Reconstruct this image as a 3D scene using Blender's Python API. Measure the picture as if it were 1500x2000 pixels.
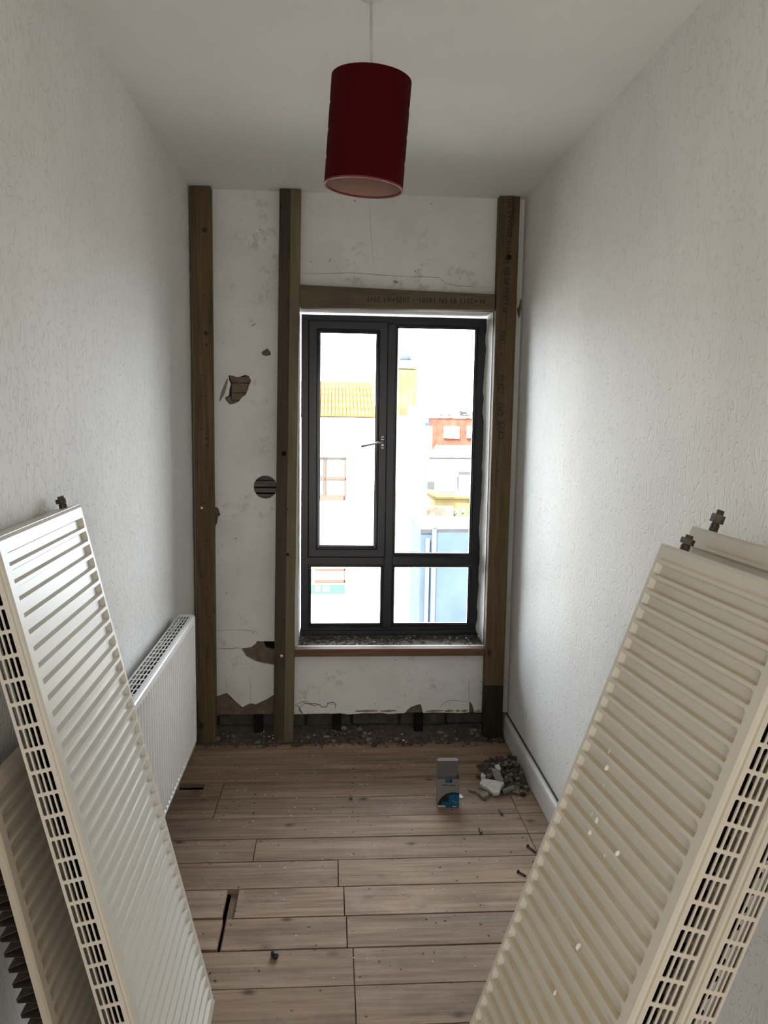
import bpy, bmesh, math, random
from mathutils import Vector, Matrix
from mathutils.geometry import delaunay_2d_cdt
random.seed(7)
for o in list(bpy.data.objects): bpy.data.objects.remove(o)
S = bpy.context.scene
COL = S.collection

# ------------------------------------------------------------------ camera
F, PIT, YAW, ROLL, CH = 1535.0, .1217, .0672, .0151, 1.575
fw = Vector((math.sin(YAW)*math.cos(PIT), math.cos(YAW)*math.cos(PIT), -math.sin(PIT)))
rt = fw.cross(Vector((0, 0, 1))).normalized(); up = rt.cross(fw)
cr = rt*math.cos(ROLL)+up*math.sin(ROLL); cu = -rt*math.sin(ROLL)+up*math.cos(ROLL)
CAM = Vector((0, 0, CH))
cam = bpy.data.objects.new('camera', bpy.data.cameras.new('camera'))
COL.objects.link(cam)
cam.data.sensor_fit = 'VERTICAL'; cam.data.sensor_height = 36; cam.data.lens = F*36/2000
cam.data.clip_start = .02; cam.data.clip_end = 500
m = Matrix((cr, cu, -fw)).transposed().to_4x4(); m.translation = CAM
cam.matrix_world = m
S.camera = cam

# ------------------------------------------------------------------ world and light
w = bpy.data.worlds.new('sky'); S.world = w; w.use_nodes = True
bg = w.node_tree.nodes['Background']
bg.inputs[0].default_value = (.86, .93, 1.0, 1); bg.inputs[1].default_value = 8.5
YS = 3.652     # front face of the timber studs
YW = 3.705     # face of the plaster on the window wall
YF = 3.85      # room-side face of the window frame
XL0, XL1, XR, ZC = -.653, -.640, .876, 2.57
YB = -1.1

def area_light(name, loc, rot, sx, sy, energy, color=(1, 1, 1), portal=False):
    l = bpy.data.lights.new(name, 'AREA'); l.shape = 'RECTANGLE'; l.size = sx; l.size_y = sy
    l.energy = energy; l.color = color
    o = bpy.data.objects.new(name, l); COL.objects.link(o); o.location = loc; o.rotation_euler = rot
    if portal: l.cycles.is_portal = True
    return o
area_light('window_portal', (.30, YF+.12, 1.27), (math.radians(-90), 0, 0), .95, 1.62, 1, portal=True)
# fill light added in the unseen doorway behind the camera
area_light('doorway_fill', (.10, YB+.02, 1.05), (math.radians(90), 0, 0), .80, 1.95, 11, (1.0, .93, .84))
sun = bpy.data.lights.new('sun', 'SUN'); sun.energy = 18; sun.angle = .01; sun.color = (1, .90, .74)
so = bpy.data.objects.new('sun', sun); COL.objects.link(so); so.rotation_euler = (math.radians(48), 0, math.radians(-25))
S.view_settings.view_transform = 'Standard'; S.view_settings.look = 'None'
S.view_settings.exposure = .92; S.view_settings.gamma = 1; S.view_settings.use_curve_mapping = False
S.cycles.use_denoising = True
S.cycles.max_bounces = 8; S.cycles.diffuse_bounces = 6; S.cycles.adaptive_threshold = .03; S.cycles.use_light_tree = False; S.cycles.transparent_max_bounces = 12
S.cycles.caustics_reflective = False; S.cycles.caustics_refractive = False
S.cycles.sample_clamp_indirect = 8

# ------------------------------------------------------------------ helpers
def ray(px, py): return fw+cr*((px-750)/F)-cu*((py-1000)/F)
def PX(px, py, x=None, y=None, z=None):
    d = ray(px, py)
    if x is not None: t = (x-CAM.x)/d.x
    elif y is not None: t = (y-CAM.y)/d.y
    else: t = (z-CAM.z)/d.z
    return CAM+d*t

def link(o, parent=None):
    COL.objects.link(o)
    if parent: o.parent = parent
    return o
def tag(o, label=None, cat=None, group=None, kind=None):
    if label: o['label'] = label
    if cat: o['category'] = cat
    if group: o['group'] = group
    if kind: o['kind'] = kind
    return o
def mesh(name, vs, fs, mat=None, parent=None, recalc=True, smooth=False):
    me = bpy.data.meshes.new(name); me.from_pydata([tuple(v) for v in vs], [], fs)
    if recalc:
        bm = bmesh.new(); bm.from_mesh(me); bmesh.ops.recalc_face_normals(bm, faces=bm.faces[:]); bm.to_mesh(me); bm.free()
    if smooth:
        for p in me.polygons: p.use_smooth = True
    if mat: me.materials.append(mat)
    return link(bpy.data.objects.new(name, me), parent)
def bmobj(name, bm, mat=None, parent=None, smooth=False):
    me = bpy.data.meshes.new(name); bm.to_mesh(me); bm.free()
    if smooth:
        for p in me.polygons: p.use_smooth = True
    if mat: me.materials.append(mat)
    return link(bpy.data.objects.new(name, me), parent)
def empty(name, loc=(0, 0, 0), rz=0):
    o = bpy.data.objects.new(name, None); o.empty_display_size = .05
    COL.objects.link(o); o.location = loc; o.rotation_euler = (0, 0, rz); return o
BF = [(0, 3, 2, 1), (4, 5, 6, 7), (0, 1, 5, 4), (1, 2, 6, 5), (2, 3, 7, 6), (3, 0, 4, 7)]
def hexv(x0, x1, y0, y1, z0, z1):
    return [Vector(v) for v in ((x0, y0, z0), (x1, y0, z0), (x1, y1, z0), (x0, y1, z0), (x0, y0, z1), (x1, y0, z1), (x1, y1, z1), (x0, y1, z1))]
def addhex(bm, vs, bev=0):
    v = [bm.verts.new(p) for p in vs]
    f = [bm.faces.new([v[i] for i in q]) for q in BF]
    if bev:
        es = list({e for q in f for e in q.edges})
        bmesh.ops.bevel(bm, geom=es, offset=bev, segments=1, affect='EDGES', profile=.5)
def hexo(name, vs, mat, parent=None, bev=0):
    bm = bmesh.new(); addhex(bm, vs, bev); bmesh.ops.recalc_face_normals(bm, faces=bm.faces[:])
    return bmobj(name, bm, mat, parent)
def box(name, x0, x1, y0, y1, z0, z1, mat, parent=None, bev=0):
    return hexo(name, hexv(x0, x1, y0, y1, z0, z1), mat, parent, bev)
def boxes(name, lst, mat, parent=None, bev=0):
    bm = bmesh.new()
    for b in lst: addhex(bm, hexv(*b), bev)
    bmesh.ops.recalc_face_normals(bm, faces=bm.faces[:])
    return bmobj(name, bm, mat, parent)
def lathe(name, prof, mat, parent=None, n=32, M=None, smooth=True):
    vs, fs = [], []
    for k in range(n):
        a = 2*math.pi*k/n
        for r, z in prof: vs.append(Vector((r*math.cos(a), r*math.sin(a), z)))
    L = len(prof)
    for k in range(n):
        for i in range(L-1):
            a, b = k*L+i, ((k+1) % n)*L+i
            fs.append((a, b, b+1, a+1))
    if M: vs = [M @ v for v in vs]
    o = mesh(name, vs, fs, mat, parent, True, smooth)
    return o
def tube(bm, pts, r, n=8):
    rings = []
    for i, p in enumerate(pts):
        p = Vector(p); d = (Vector(pts[min(i+1, len(pts)-1)])-Vector(pts[max(i-1, 0)])).normalized()
        a = d.orthogonal().normalized(); b = d.cross(a)
        rr = r[i] if isinstance(r, (list, tuple)) else r
        rings.append([bm.verts.new(p+a*rr*math.cos(2*math.pi*k/n)+b*rr*math.sin(2*math.pi*k/n)) for k in range(n)])
    for A, B in zip(rings, rings[1:]):
        for k in range(n): bm.faces.new((A[k], A[(k+1) % n], B[(k+1) % n], B[k]))
    bm.faces.new(rings[0][::-1]); bm.faces.new(rings[-1])
def tubeo(name, pts, r, mat, parent=None, n=8, smooth=True):
    bm = bmesh.new(); tube(bm, pts, r, n); bmesh.ops.recalc_face_normals(bm, faces=bm.faces[:])
    return bmobj(name, bm, mat, parent, smooth)
def copyo(o, parent=None):
    c = o.copy(); COL.objects.link(c); c.parent = parent; return c
def chunk(bm, c, sx, sy, sz, rnd, sub=1, flat=0):
    g = bmesh.ops.create_icosphere(bm, subdivisions=sub, radius=1)['verts']
    R = Matrix.Rotation(rnd.uniform(0, 6.28), 3, 'Z') @ Matrix.Rotation(rnd.uniform(-.3, .3), 3, 'X')
    for v in g:
        k = rnd.uniform(.72, 1.15)
        p = Vector((v.co.x*sx*k, v.co.y*sy*k, v.co.z*sz*k))
        v.co = R @ p+Vector(c)

# ------------------------------------------------------------------ materials
def nmat(name):
    m = bpy.data.materials.new(name); m.use_nodes = True
    nt = m.node_tree; b = nt.nodes['Principled BSDF']
    return m, nt, b
def N(nt, t, **kw):
    n = nt.nodes.new(t)
    for k, v in kw.items():
        if k.startswith('i_'):
            n.inputs[k[2:].replace('_', ' ')].default_value = v
        else: setattr(n, k, v)
    return n
def ramp(nt, fac, stops):
    r = nt.nodes.new('ShaderNodeValToRGB'); e = r.color_ramp.elements
    while len(e) > 1: e.remove(e[-1])
    for i, (p, c) in enumerate(stops):
        q = e[0] if i == 0 else e.new(p)
        q.position = p; q.color = (*c, 1) if len(c) == 3 else c
    nt.links.new(fac, r.inputs[0]); return r.outputs[0]
def coords(nt, scale=(1, 1, 1), world=False):
    if world: tc = nt.nodes.new('ShaderNodeNewGeometry'); out = tc.outputs['Position']
    else: tc = nt.nodes.new('ShaderNodeTexCoord'); out = tc.outputs['Object']
    mp = nt.nodes.new('ShaderNodeMapping'); mp.inputs['Scale'].default_value = scale
    nt.links.new(out, mp.inputs[0]); return mp.outputs[0]
def noise(nt, vec, scale, detail=4, rough=.55, dist=0):
    n = N(nt, 'ShaderNodeTexNoise'); n.inputs['Scale'].default_value = scale; n.inputs['Detail'].default_value = detail
    n.inputs['Roughness'].default_value = rough; n.inputs['Distortion'].default_value = dist
    nt.links.new(vec, n.inputs['Vector']); return n.outputs['Fac']
def mixc(nt, fac, a, b, mode='MIX'):
    x = N(nt, 'ShaderNodeMix', data_type='RGBA', blend_type=mode)
    for s, v in ((x.inputs[0], fac), (x.inputs[6], a), (x.inputs[7], b)):
        if isinstance(v, (int, float)): s.default_value = v
        elif isinstance(v, tuple): s.default_value = (*v, 1)
        else: nt.links.new(v, s)
    return x.outputs[2]
def math_(nt, op, a, b=None, c=None):
    x = N(nt, 'ShaderNodeMath', operation=op)
    for s, v in zip(x.inputs, (a, b, c)):
        if v is None: continue
        if isinstance(v, (int, float)): s.default_value = v
        else: nt.links.new(v, s)
    return x.outputs[0]
def bump(nt, b, h, strength=.5, dist=.002):
    x = N(nt, 'ShaderNodeBump'); x.inputs['Strength'].default_value = strength; x.inputs['Distance'].default_value = dist
    nt.links.new(h, x.inputs['Height']); nt.links.new(x.outputs[0], b.inputs['Normal'])
def plain(name, c, rough=.6, var=.12, scale=30, bumpd=0, metal=0, spec=.5):
    m, nt, b = nmat(name)
    v = coords(nt); f = noise(nt, v, scale)
    nt.links.new(ramp(nt, f, [(.3, tuple(k*(1-var) for k in c)), (.7, tuple(min(1, k*(1+var)) for k in c))]), b.inputs['Base Color'])
    b.inputs['Roughness'].default_value = rough; b.inputs['Metallic'].default_value = metal
    b.inputs['Specular IOR Level'].default_value = spec
    if bumpd: bump(nt, b, f, .6, bumpd)
    return m
def wood(name, dark, light, axis, grain=1.0, rough=.7, knots=True, stain=None, stain_amt=0, spots=0, per_object=True):
    """long-grain timber; axis = index of the grain direction in object coordinates"""
    m, nt, b = nmat(name)
    sc = [1, 1, 1]; sc[axis] = .055
    tc = nt.nodes.new('ShaderNodeTexCoord'); vec = tc.outputs['Object']
    if per_object:
        oi = nt.nodes.new('ShaderNodeObjectInfo'); ad = N(nt, 'ShaderNodeVectorMath', operation='MULTIPLY_ADD')
        cb = N(nt, 'ShaderNodeCombineXYZ'); 
        for i in range(3): nt.links.new(oi.outputs['Random'], cb.inputs[i])
        nt.links.new(cb.outputs[0], ad.inputs[0]); ad.inputs[1].default_value = (17, 31, 23); nt.links.new(vec, ad.inputs[2]); vec = ad.outputs[0]
    mp = nt.nodes.new('ShaderNodeMapping'); mp.inputs['Scale'].default_value = sc; nt.links.new(vec, mp.inputs[0])
    g1 = noise(nt, mp.outputs[0], 55*grain, 5, .65, .6)
    g2 = noise(nt, mp.outputs[0], 14*grain, 3, .5, 1.5)
    f = math_(nt, 'ADD', math_(nt, 'MULTIPLY', g1, .55), math_(nt, 'MULTIPLY', g2, .45))
    c = ramp(nt, f, [(.34, dark), (.5, tuple((a+b_)/2 for a, b_ in zip(dark, light))), (.66, light)])
    big = noise(nt, vec, 3.2, 3)
    c = mixc(nt, math_(nt, 'MULTIPLY', ramp(nt, big, [(.45, (0, 0, 0)), (.75, (1, 1, 1))]), .35), c, tuple(k*.62 for k in dark))
    if knots:
        sk = [9, 9, 9]; sk[axis] = 5.5
        mp2 = nt.nodes.new('ShaderNodeMapping'); mp2.inputs['Scale'].default_value = sk; nt.links.new(vec, mp2.inputs[0])
        vo = N(nt, 'ShaderNodeTexVoronoi'); vo.inputs['Scale'].default_value = 1.0; nt.links.new(mp2.outputs[0], vo.inputs['Vector'])
        k = ramp(nt, vo.outputs['Distance'], [(.05, (.9, .9, .9)), (.10, (.35, .35, .35)), (.17, (0, 0, 0))])
        c = mixc(nt, k, c, tuple(q*.35 for q in dark))
    if spots:
        vs = N(nt, 'ShaderNodeTexVoronoi'); vs.inputs['Scale'].default_value = 16; nt.links.new(vec, vs.inputs['Vector'])
        s2 = ramp(nt, vs.outputs['Distance'], [(.05, (1, 1, 1)), (.09, (0, 0, 0))])
        c = mixc(nt, math_(nt, 'MULTIPLY', s2, spots), c, tuple(q*.25 for q in dark))
    if stain:
        st = noise(nt, vec, 5.0, 6, .7)
        c = mixc(nt, math_(nt, 'MULTIPLY', ramp(nt, st, [(.5, (0, 0, 0)), (.72, (1, 1, 1))]), stain_amt), c, stain)
    if per_object:
        hv = nt.nodes.new('ShaderNodeHueSaturation'); nt.links.new(c, hv.inputs['Color'])
        nt.links.new(math_(nt, 'MULTIPLY_ADD', oi.outputs['Random'], .22, .89), hv.inputs['Value']); c = hv.outputs[0]
    nt.links.new(c, b.inputs['Base Color']); b.inputs['Roughness'].default_value = rough
    b.inputs['Specular IOR Level'].default_value = .3
    bump(nt, b, f, .35, .0015)
    return m

def flat(nt, i, j, sj=1.0):
    """2-D coordinates from two object axes"""
    tc = nt.nodes.new('ShaderNodeTexCoord'); sx = nt.nodes.new('ShaderNodeSeparateXYZ'); cb = nt.nodes.new('ShaderNodeCombineXYZ')
    nt.links.new(tc.outputs['Object'], sx.inputs[0]); nt.links.new(sx.outputs[i], cb.inputs[0]); nt.links.new(math_(nt, 'MULTIPLY', sx.outputs[j], sj), cb.inputs[1])
    return cb.outputs[0]
def noise2(nt, vec, scale, detail=2, rough=.55):
    n = N(nt, 'ShaderNodeTexNoise', noise_dimensions='2D'); n.inputs['Scale'].default_value = scale; n.inputs['Detail'].default_value = detail
    n.inputs['Roughness'].default_value = rough; nt.links.new(vec, n.inputs['Vector']); return n
def wallpaper(name):
    m, nt, b = nmat(name)
    v = flat(nt, 1, 2, .5)
    nz = noise2(nt, v, 18, 1)
    ad = N(nt, 'ShaderNodeVectorMath', operation='MULTIPLY_ADD'); nt.links.new(nz.outputs['Color'], ad.inputs[0]); ad.inputs[1].default_value = (.05, .05, 0); nt.links.new(v, ad.inputs[2])
    vo = N(nt, 'ShaderNodeTexVoronoi', feature='DISTANCE_TO_EDGE', voronoi_dimensions='2D'); vo.inputs['Scale'].default_value = 58; nt.links.new(ad.outputs[0], vo.inputs['Vector'])
    line = ramp(nt, vo.outputs['Distance'], [(.0, (1, 1, 1)), (.12, (0, 0, 0))])
    mask = ramp(nt, noise2(nt, v, 42, 1).outputs['Fac'], [(.44, (0, 0, 0)), (.56, (1, 1, 1))])
    lm = math_(nt, 'MULTIPLY', line, mask)
    soft = noise2(nt, v, 75, 1).outputs['Fac']
    h = math_(nt, 'ADD', math_(nt, 'MULTIPLY', lm, -1.0), math_(nt, 'MULTIPLY', soft, .45))
    c = ramp(nt, noise2(nt, v, 2.5, 3).outputs['Fac'], [(.3, (.74, .73, .71)), (.7, (.80, .79, .77))])
    c = mixc(nt, math_(nt, 'MULTIPLY', lm, .24), c, (.42, .41, .39))
    nt.links.new(c, b.inputs['Base Color']); b.inputs['Roughness'].default_value = .62
    b.inputs['Specular IOR Level'].default_value = .25
    bump(nt, b, h, .50, .0022)
    return m
def plaster_mat(name):
    m, nt, b = nmat(name)
    v = coords(nt)
    f = noise(nt, v, 3, 6, .6)
    c = ramp(nt, f, [(.3, (.64, .63, .605)), (.55, (.75, .745, .725)), (.75, (.69, .68, .655))])
    st = noise(nt, v, 22, 8, .75); m2 = ramp(nt, noise(nt, v, 5.2, 3), [(.48, (0, 0, 0)), (.64, (1, 1, 1))])
    sp = math_(nt, 'MULTIPLY', ramp(nt, st, [(.53, (0, 0, 0)), (.60, (1, 1, 1))]), m2)
    c = mixc(nt, math_(nt, 'MULTIPLY', sp, .42), c, (.34, .33, .31))
    vo = N(nt, 'ShaderNodeTexVoronoi'); vo.inputs['Scale'].default_value = 13; nt.links.new(v, vo.inputs['Vector'])
    dots = ramp(nt, vo.outputs['Distance'], [(.035, (1, 1, 1)), (.06, (0, 0, 0))])
    c = mixc(nt, math_(nt, 'MULTIPLY', dots, .7), c, (.12, .11, .10))
    nt.links.new(c, b.inputs['Base Color']); b.inputs['Roughness'].default_value = .85
    bump(nt, b, st, .25, .0015)
    return m
def mortar_mat(name, c0, c1, scale=18, d=.006):
    m, nt, b = nmat(name)
    v = coords(nt); f = noise(nt, v, scale, 8, .7, .4)
    g = noise(nt, v, scale*5, 4)
    nt.links.new(mixc(nt, .3, ramp(nt, f, [(.3, c0), (.7, c1)]), ramp(nt, g, [(.3, c0), (.7, c1)])), b.inputs['Base Color'])
    b.inputs['Roughness'].default_value = .95; b.inputs['Specular IOR Level'].default_value = .15
    bump(nt, b, f, .9, d)
    return m
def enamel(name, c, rough=.32, pitch=0, grime=(.62, .50, .30), amt=0, patch=0):
    m, nt, b = nmat(name)
    tc = nt.nodes.new('ShaderNodeTexCoord'); v = tc.outputs['Object']
    f = noise(nt, v, 5, 2)
    col = ramp(nt, f, [(.3, tuple(k*.96 for k in c)), (.7, c)])
    if pitch:
        sx = N(nt, 'ShaderNodeSeparateXYZ'); nt.links.new(v, sx.inputs[0])
        ph = math_(nt, 'FRACT', math_(nt, 'DIVIDE', sx.outputs[2], pitch))
        band = ramp(nt, ph, [(.0, (0, 0, 0)), (.12, (0, 0, 0)), (.20, (1, 1, 1)), (.30, (.6, .6, .6)), (.40, (0, 0, 0))])
        nm = ramp(nt, noise(nt, v, 6, 5, .7), [(.25, (.1, .1, .1)), (.55, (1, 1, 1))])
        xm = math_(nt, 'MULTIPLY', math_(nt, 'GREATER_THAN', sx.outputs[0], .030), math_(nt, 'LESS_THAN', sx.outputs[0], .400))
        col = mixc(nt, math_(nt, 'MULTIPLY', math_(nt, 'MULTIPLY', math_(nt, 'MULTIPLY', band, nm), amt), xm), col, grime)
    if patch:
        pm = ramp(nt, noise(nt, v, 14, 6, .75), [(.66, (0, 0, 0)), (.69, (1, 1, 1))])
        col = mixc(nt, math_(nt, 'MULTIPLY', pm, patch), col, (.80, .80, .76))
    nt.links.new(col, b.inputs['Base Color'])
    b.inputs['Roughness'].default_value = rough
    return m

M_WALL = wallpaper('textured_wallpaper')
M_CEIL = plain('ceiling_paint', (.74, .735, .715), .8, .03, 3, .002)
M_PLASTER = plaster_mat('old_plaster')
M_REVEAL = plain('reveal_plaster', (.80, .79, .76), .8, .06, 12, .003)
M_MORTAR = mortar_mat('brown_mortar', (.10, .075, .055), (.24, .185, .14))
M_BRICK = mortar_mat('sooty_brick', (.035, .032, .03), (.12, .105, .09), 14, .005)
M_BED = mortar_mat('dark_bedding', (.012, .011, .010), (.05, .045, .04), 20, .006)
M_GROUND = mortar_mat('blackened_timber', (.006, .006, .006), (.02, .018, .016), 20, .002)
M_RUBBLE = mortar_mat('rubble_grey', (.10, .088, .075), (.34, .30, .25), 30, .004)
M_RUBBLE_D = mortar_mat('rubble_dark', (.045, .037, .030), (.15, .125, .10), 30, .004)
M_CHUNK_W = mortar_mat('plaster_white', (.42, .40, .37), (.80, .78, .74), 22, .002)
M_CHUNK_B = mortar_mat('mortar_tan', (.17, .14, .11), (.36, .30, .24), 26, .004)
M_PLANK = wood('floor_board', (.165, .104, .066), (.44, .31, .215), 0, .9, .72, True, (.44, .36, .30), .35, .8)
M_JOIST = wood('joist_timber', (.12, .08, .05), (.26, .18, .12), 1, .8)
M_VOID = plain('void_shade', (.003, .003, .003), .95, .2)  # black base colour stands in for shade in the floor and wall voids
M_STUD = wood('treated_stud', (.052, .034, .015), (.165, .115, .058), 2, 1.1, .7, True)
M_STUD_D = wood('treated_stud_dark', (.034, .026, .018), (.078, .058, .037), 2, 1.1, .7, True)
M_STUD_F = wood('damp_stud_foot', (.010, .008, .005), (.045, .032, .018), 2, 1.0, .8, True)
M_STUD_P = wood('treated_stud_pale', (.11, .088, .050), (.18, .145, .088), 2, 1.1, .7, False)
M_LINTEL = wood('treated_lintel', (.075, .058, .034), (.155, .118, .070), 0, 1.1, .7, False, (.05, .045, .035), .6)
M_BATTEN = wood('red_batten', (.10, .050, .030), (.18, .095, .060), 0, 1.0, .7, False)
M_SILL = wood('rotten_sill', (.06, .05, .042), (.28, .25, .22), 0, 1.4, .9, False, (.03, .027, .025), .8)
M_INK = plain('stamp_ink', (.008, .007, .006), .8, .3, 60)
M_UPVC = plain('black_foil_frame', (.004, .006, .013), .32, .2, 60)
M_GASKET = plain('gasket_rubber', (.01, .01, .01), .5)
M_BEAD = plain('glazing_bead', (.010, .011, .017), .12, .1, 30, 0, 0, .9)
M_SKIRT = plain('skirting_paint', (.66, .645, .62), .42, .06, 6, .001)
M_RAD_CREAM = enamel('cream_enamel', (.70, .67, .585), .30, .0325, (.56, .44, .25), .75, 0)
M_RAD_CREAM2 = enamel('cream_casing', (.66, .62, .53), .34)
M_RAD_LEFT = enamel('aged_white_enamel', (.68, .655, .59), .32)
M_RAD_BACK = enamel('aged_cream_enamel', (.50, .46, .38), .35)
M_RAD_WHITE = enamel('white_enamel', (.78, .77, .75), .35)
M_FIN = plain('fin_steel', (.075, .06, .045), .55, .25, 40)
M_FIN_SHADE = plain('fin_inner_shade', (.008, .0075, .007), .6, .3, 40)  # near-black colour paints in the shade seen through the grille slots
M_BRASS = plain('tarnished_fitting', (.075, .06, .045), .45, .3, 80, 0, .6)
M_STEEL = plain('handle_steel', (.42, .41, .39), .28, .1, 60, 0, .9)
M_CARD = plain('grey_card', (.20, .195, .185), .6, .06, 40)
M_CARD_IN = plain('card_inner', (.13, .125, .115), .8, .05, 40)
M_CARD_W = plain('white_card', (.62, .64, .68), .5, .05, 40)
M_BLUE = plain('print_blue', (.004, .10, .22), .45, .1, 40)
M_BLACKP = plain('print_black', (.008, .008, .010), .45, .1, 40)
M_NAIL = plain('rusty_steel', (.06, .045, .035), .55, .3, 90, 0, .6)
M_PLUG = plain('black_plastic', (.012, .012, .013), .4)
M_WHITEBIT = plain('white_paint_bit', (.85, .84, .82), .7)
M_DARKCRACK = plain('crack_dark', (.05, .045, .04), .95)
M_FLEX = plain('white_flex', (.62, .60, .56), .45)
M_PIPE = plain('grey_conduit', (.17, .19, .18), .5, .2, 50)

# ------------------------------------------------------------------ room shell
TH = .12
def XLW(y): return XL0+(XL1-XL0)*(y-1.9)/(3.7-1.9)
wl = hexo('wall_left', [Vector(v) for v in ((XLW(YB)-TH, YB, -.3), (XLW(YB), YB, -.3), (XLW(4.0), 4.0, -.3), (XLW(4.0)-TH, 4.0, -.3),
     (XLW(YB)-TH, YB, ZC+.05), (XLW(YB), YB, ZC+.05), (XLW(4.0), 4.0, ZC+.05), (XLW(4.0)-TH, 4.0, ZC+.05))], M_WALL)
tag(wl, kind='structure')
wr = box('wall_right', XR, XR+TH, YB, 4.0, -.3, ZC+.05, M_WALL); tag(wr, kind='structure')
ce = box('ceiling', -.9, 1.1, YB-1.2, 4.05, ZC, ZC+.15, M_CEIL); tag(ce, kind='structure')
wd = boxes('wall_door', [(-.9, -.34, YB-.12, YB, -.3, ZC), (.54, 1.1, YB-.12, YB, -.3, ZC), (-.34, .54, YB-.12, YB, 2.04, ZC)], M_CEIL); tag(wd, kind='structure')
wh = boxes('wall_landing', [(-.9, 1.1, YB-1.2, YB-1.1, -.3, ZC), (-.9, -.8, YB-1.1, YB-.12, -.3, ZC), (1.0, 1.1, YB-1.1, YB-.12, -.3, ZC)], M_CEIL); tag(wh, kind='structure')  # unseen box added behind the doorway to keep sun and sky out
fl = box('floor', -.9, 1.1, YB-1.2, 4.0, -.3, -.16, M_VOID); tag(fl, kind='structure')
for y0, y1 in ((-1.2, -1.15),): pass
for jx in (-.297, .10, .50):
    box('joist', jx-.028, jx+.028, YB, 3.72, -.16, -.0205, M_JOIST, fl)

# floor boards: each one an object
rows = [3.735, 3.582, 3.419, 3.244, 3.103, 2.943, 2.787, 2.638, 2.477, 2.320, 2.169, 2.012, 1.862]
while rows[-1] > YB: rows.append(rows[-1]-.157)
joints = {2: [('j', .759)], 3: [('j', -.452), ('j', .759)], 4: [('j', -.455), ('j', .759)], 5: [('j', .759)], 6: [('j', -.27), ('j', .759)],
          7: [('j', .032), ('j', .762)], 8: [('gap', -.337, -.298), ('j', .05)], 9: [('gap', -.331, -.318), ('j', .056)],
          10: [('j', .073)], 11: [('j', .0735)], 12: [('j', -.2)], 13: [('j', .4)], 14: [('j', -.1)], 16: [('j', .3)]}
def plank(x0, x1, y0, y1, dz=0, sk=0):
    o = hexo('plank', hexv(x0, x1, y0, y1, -.02+dz, dz), M_PLANK, fl, .0008)
    return o
rp = random.Random(3)
for i, (ya, yb) in enumerate(zip(rows, rows[1:])):
    g = .0044 if i not in (5, 8, 9) else .0058
    xs = [-.642 if i < 12 else -.66]; segs = []
    for j in joints.get(i, []):
        if j[0] == 'j': segs.append((xs[-1], j[1]-.0014)); xs.append(j[1]+.0014)
        else: segs.append((xs[-1], j[1])); xs.append(j[2])
    segs.append((xs[-1], XR-.012))
    for k, (a, b) in enumerate(segs):
        y0, y1 = yb+g/2, ya-g/2
        dz = rp.uniform(-.0012, .0008)
        if i == 3 and k == 0:                       # the notch cut beside the mounted radiator
            plank(a, -.533, y0, y1-.054, dz); plank(-.5328, b, y0, y1, dz); continue
        if i == 8 and k == 0: y0 += .006
        if i == 9 and k == 0: y0 += .007; dz += .001
        if k == len(segs)-1 and joints.get(i) and joints[i][-1][1] > .7:
            sh = (.0, .0, .012, -.058, -.04, -.036, .0, .0)[i] if i < 8 else 0
            y0 += 0; y1 += 0
        plank(a, b, y0, y1, dz)

# ------------------------------------------------------------------ window wall
ww = empty('wall_window', (0, YW, 0)); tag(ww, kind='structure')
ww.location = (0, 0, 0)
# masonry core around the opening
OX0, OX1, OZ0, OZ1 = -.158, .752, .462, 2.066
boxes('masonry', [(-.9, OX0-.02, YW+.05, 4.02, .10, ZC+.05), (OX1+.02, 1.1, YW+.05, 4.02, .10, ZC+.05), (OX0-.02, OX1+.02, YW+.05, 4.02, OZ1+.02, ZC+.05),
                  (OX0-.02, OX1+.02, YW+.05, 4.02, .10, OZ0-.02), (-.9, 1.1, YW+.09, 4.02, -.3, .10)], M_MORTAR, ww)
def wp(px, py): p = PX(px, py, y=YW); return (p.x, p.z)
zz = lambda pts, ox, oy, s: [wp(ox+x/s, oy+y/s) for x, y in pts]
holeA = zz([(175, 218), (215, 222), (270, 238), (320, 240), (385, 215), (440, 228), (468, 290), (440, 350), (430, 400), (395, 480), (350, 505), (310, 560), (250, 590), (190, 600), (140, 545), (125, 510), (180, 480), (185, 400), (205, 330), (180, 280)], 420, 700, 6.664)
holeC = zz([(410, 1270), (470, 1262), (500, 1240), (505, 1225), (540, 1228), (545, 1226), (610, 1226), (655, 1228), (655, 1372), (600, 1370), (540, 1360), (500, 1350), (440, 1320)], 340, 860, 3.125)
holeD = zz([(225, 1780), (262, 1784), (270, 1790), (283, 1830), (268, 1842), (262, 1880), (252, 1900), (225, 1900)], 340, 860-440, 3.125)
holeE = zz([(1370, 730), (1378, 735), (1375, 775), (1368, 830), (1360, 850), (1352, 820), (1348, 790), (1362, 770)], 560, 340, 3.0)
holeF = zz([(610, 1240), (650, 1215), (672, 1240), (675, 1262), (640, 1270), (612, 1258)], 340, 340, 3.571)
cc = wp(518.3, 951.4); CRAD = .0545
circ = [(cc[0]+CRAD*math.cos(a*math.pi/16), cc[1]+CRAD*math.sin(a*math.pi/16)) for a in range(32)]
low = zz([(200, 1590), (262, 1562), (290, 1552), (322, 1542), (345, 1562), (372, 1590), (398, 1612), (418, 1630), (440, 1616), (465, 1605), (500, 1611), (540, 1592), (575, 1575), (605, 1555), (640, 1545)], 340, 860, 3.125)
ZB = .124
notch1 = [(wp(790, 1391)[0], ZB), wp(800, 1383), wp(821, 1375), wp(824, 1382), (wp(826, 1391)[0], ZB)]
notch2 = [(wp(916, 1391)[0], ZB), wp(917, 1369), wp(923, 1377), (wp(927, 1391)[0], ZB)]
outer = [(XL1-.01, low[0][1])]+low+[(low[-1][0]+.02, ZB+.03), (-.19, ZB)]
rr = random.Random(5)
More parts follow.
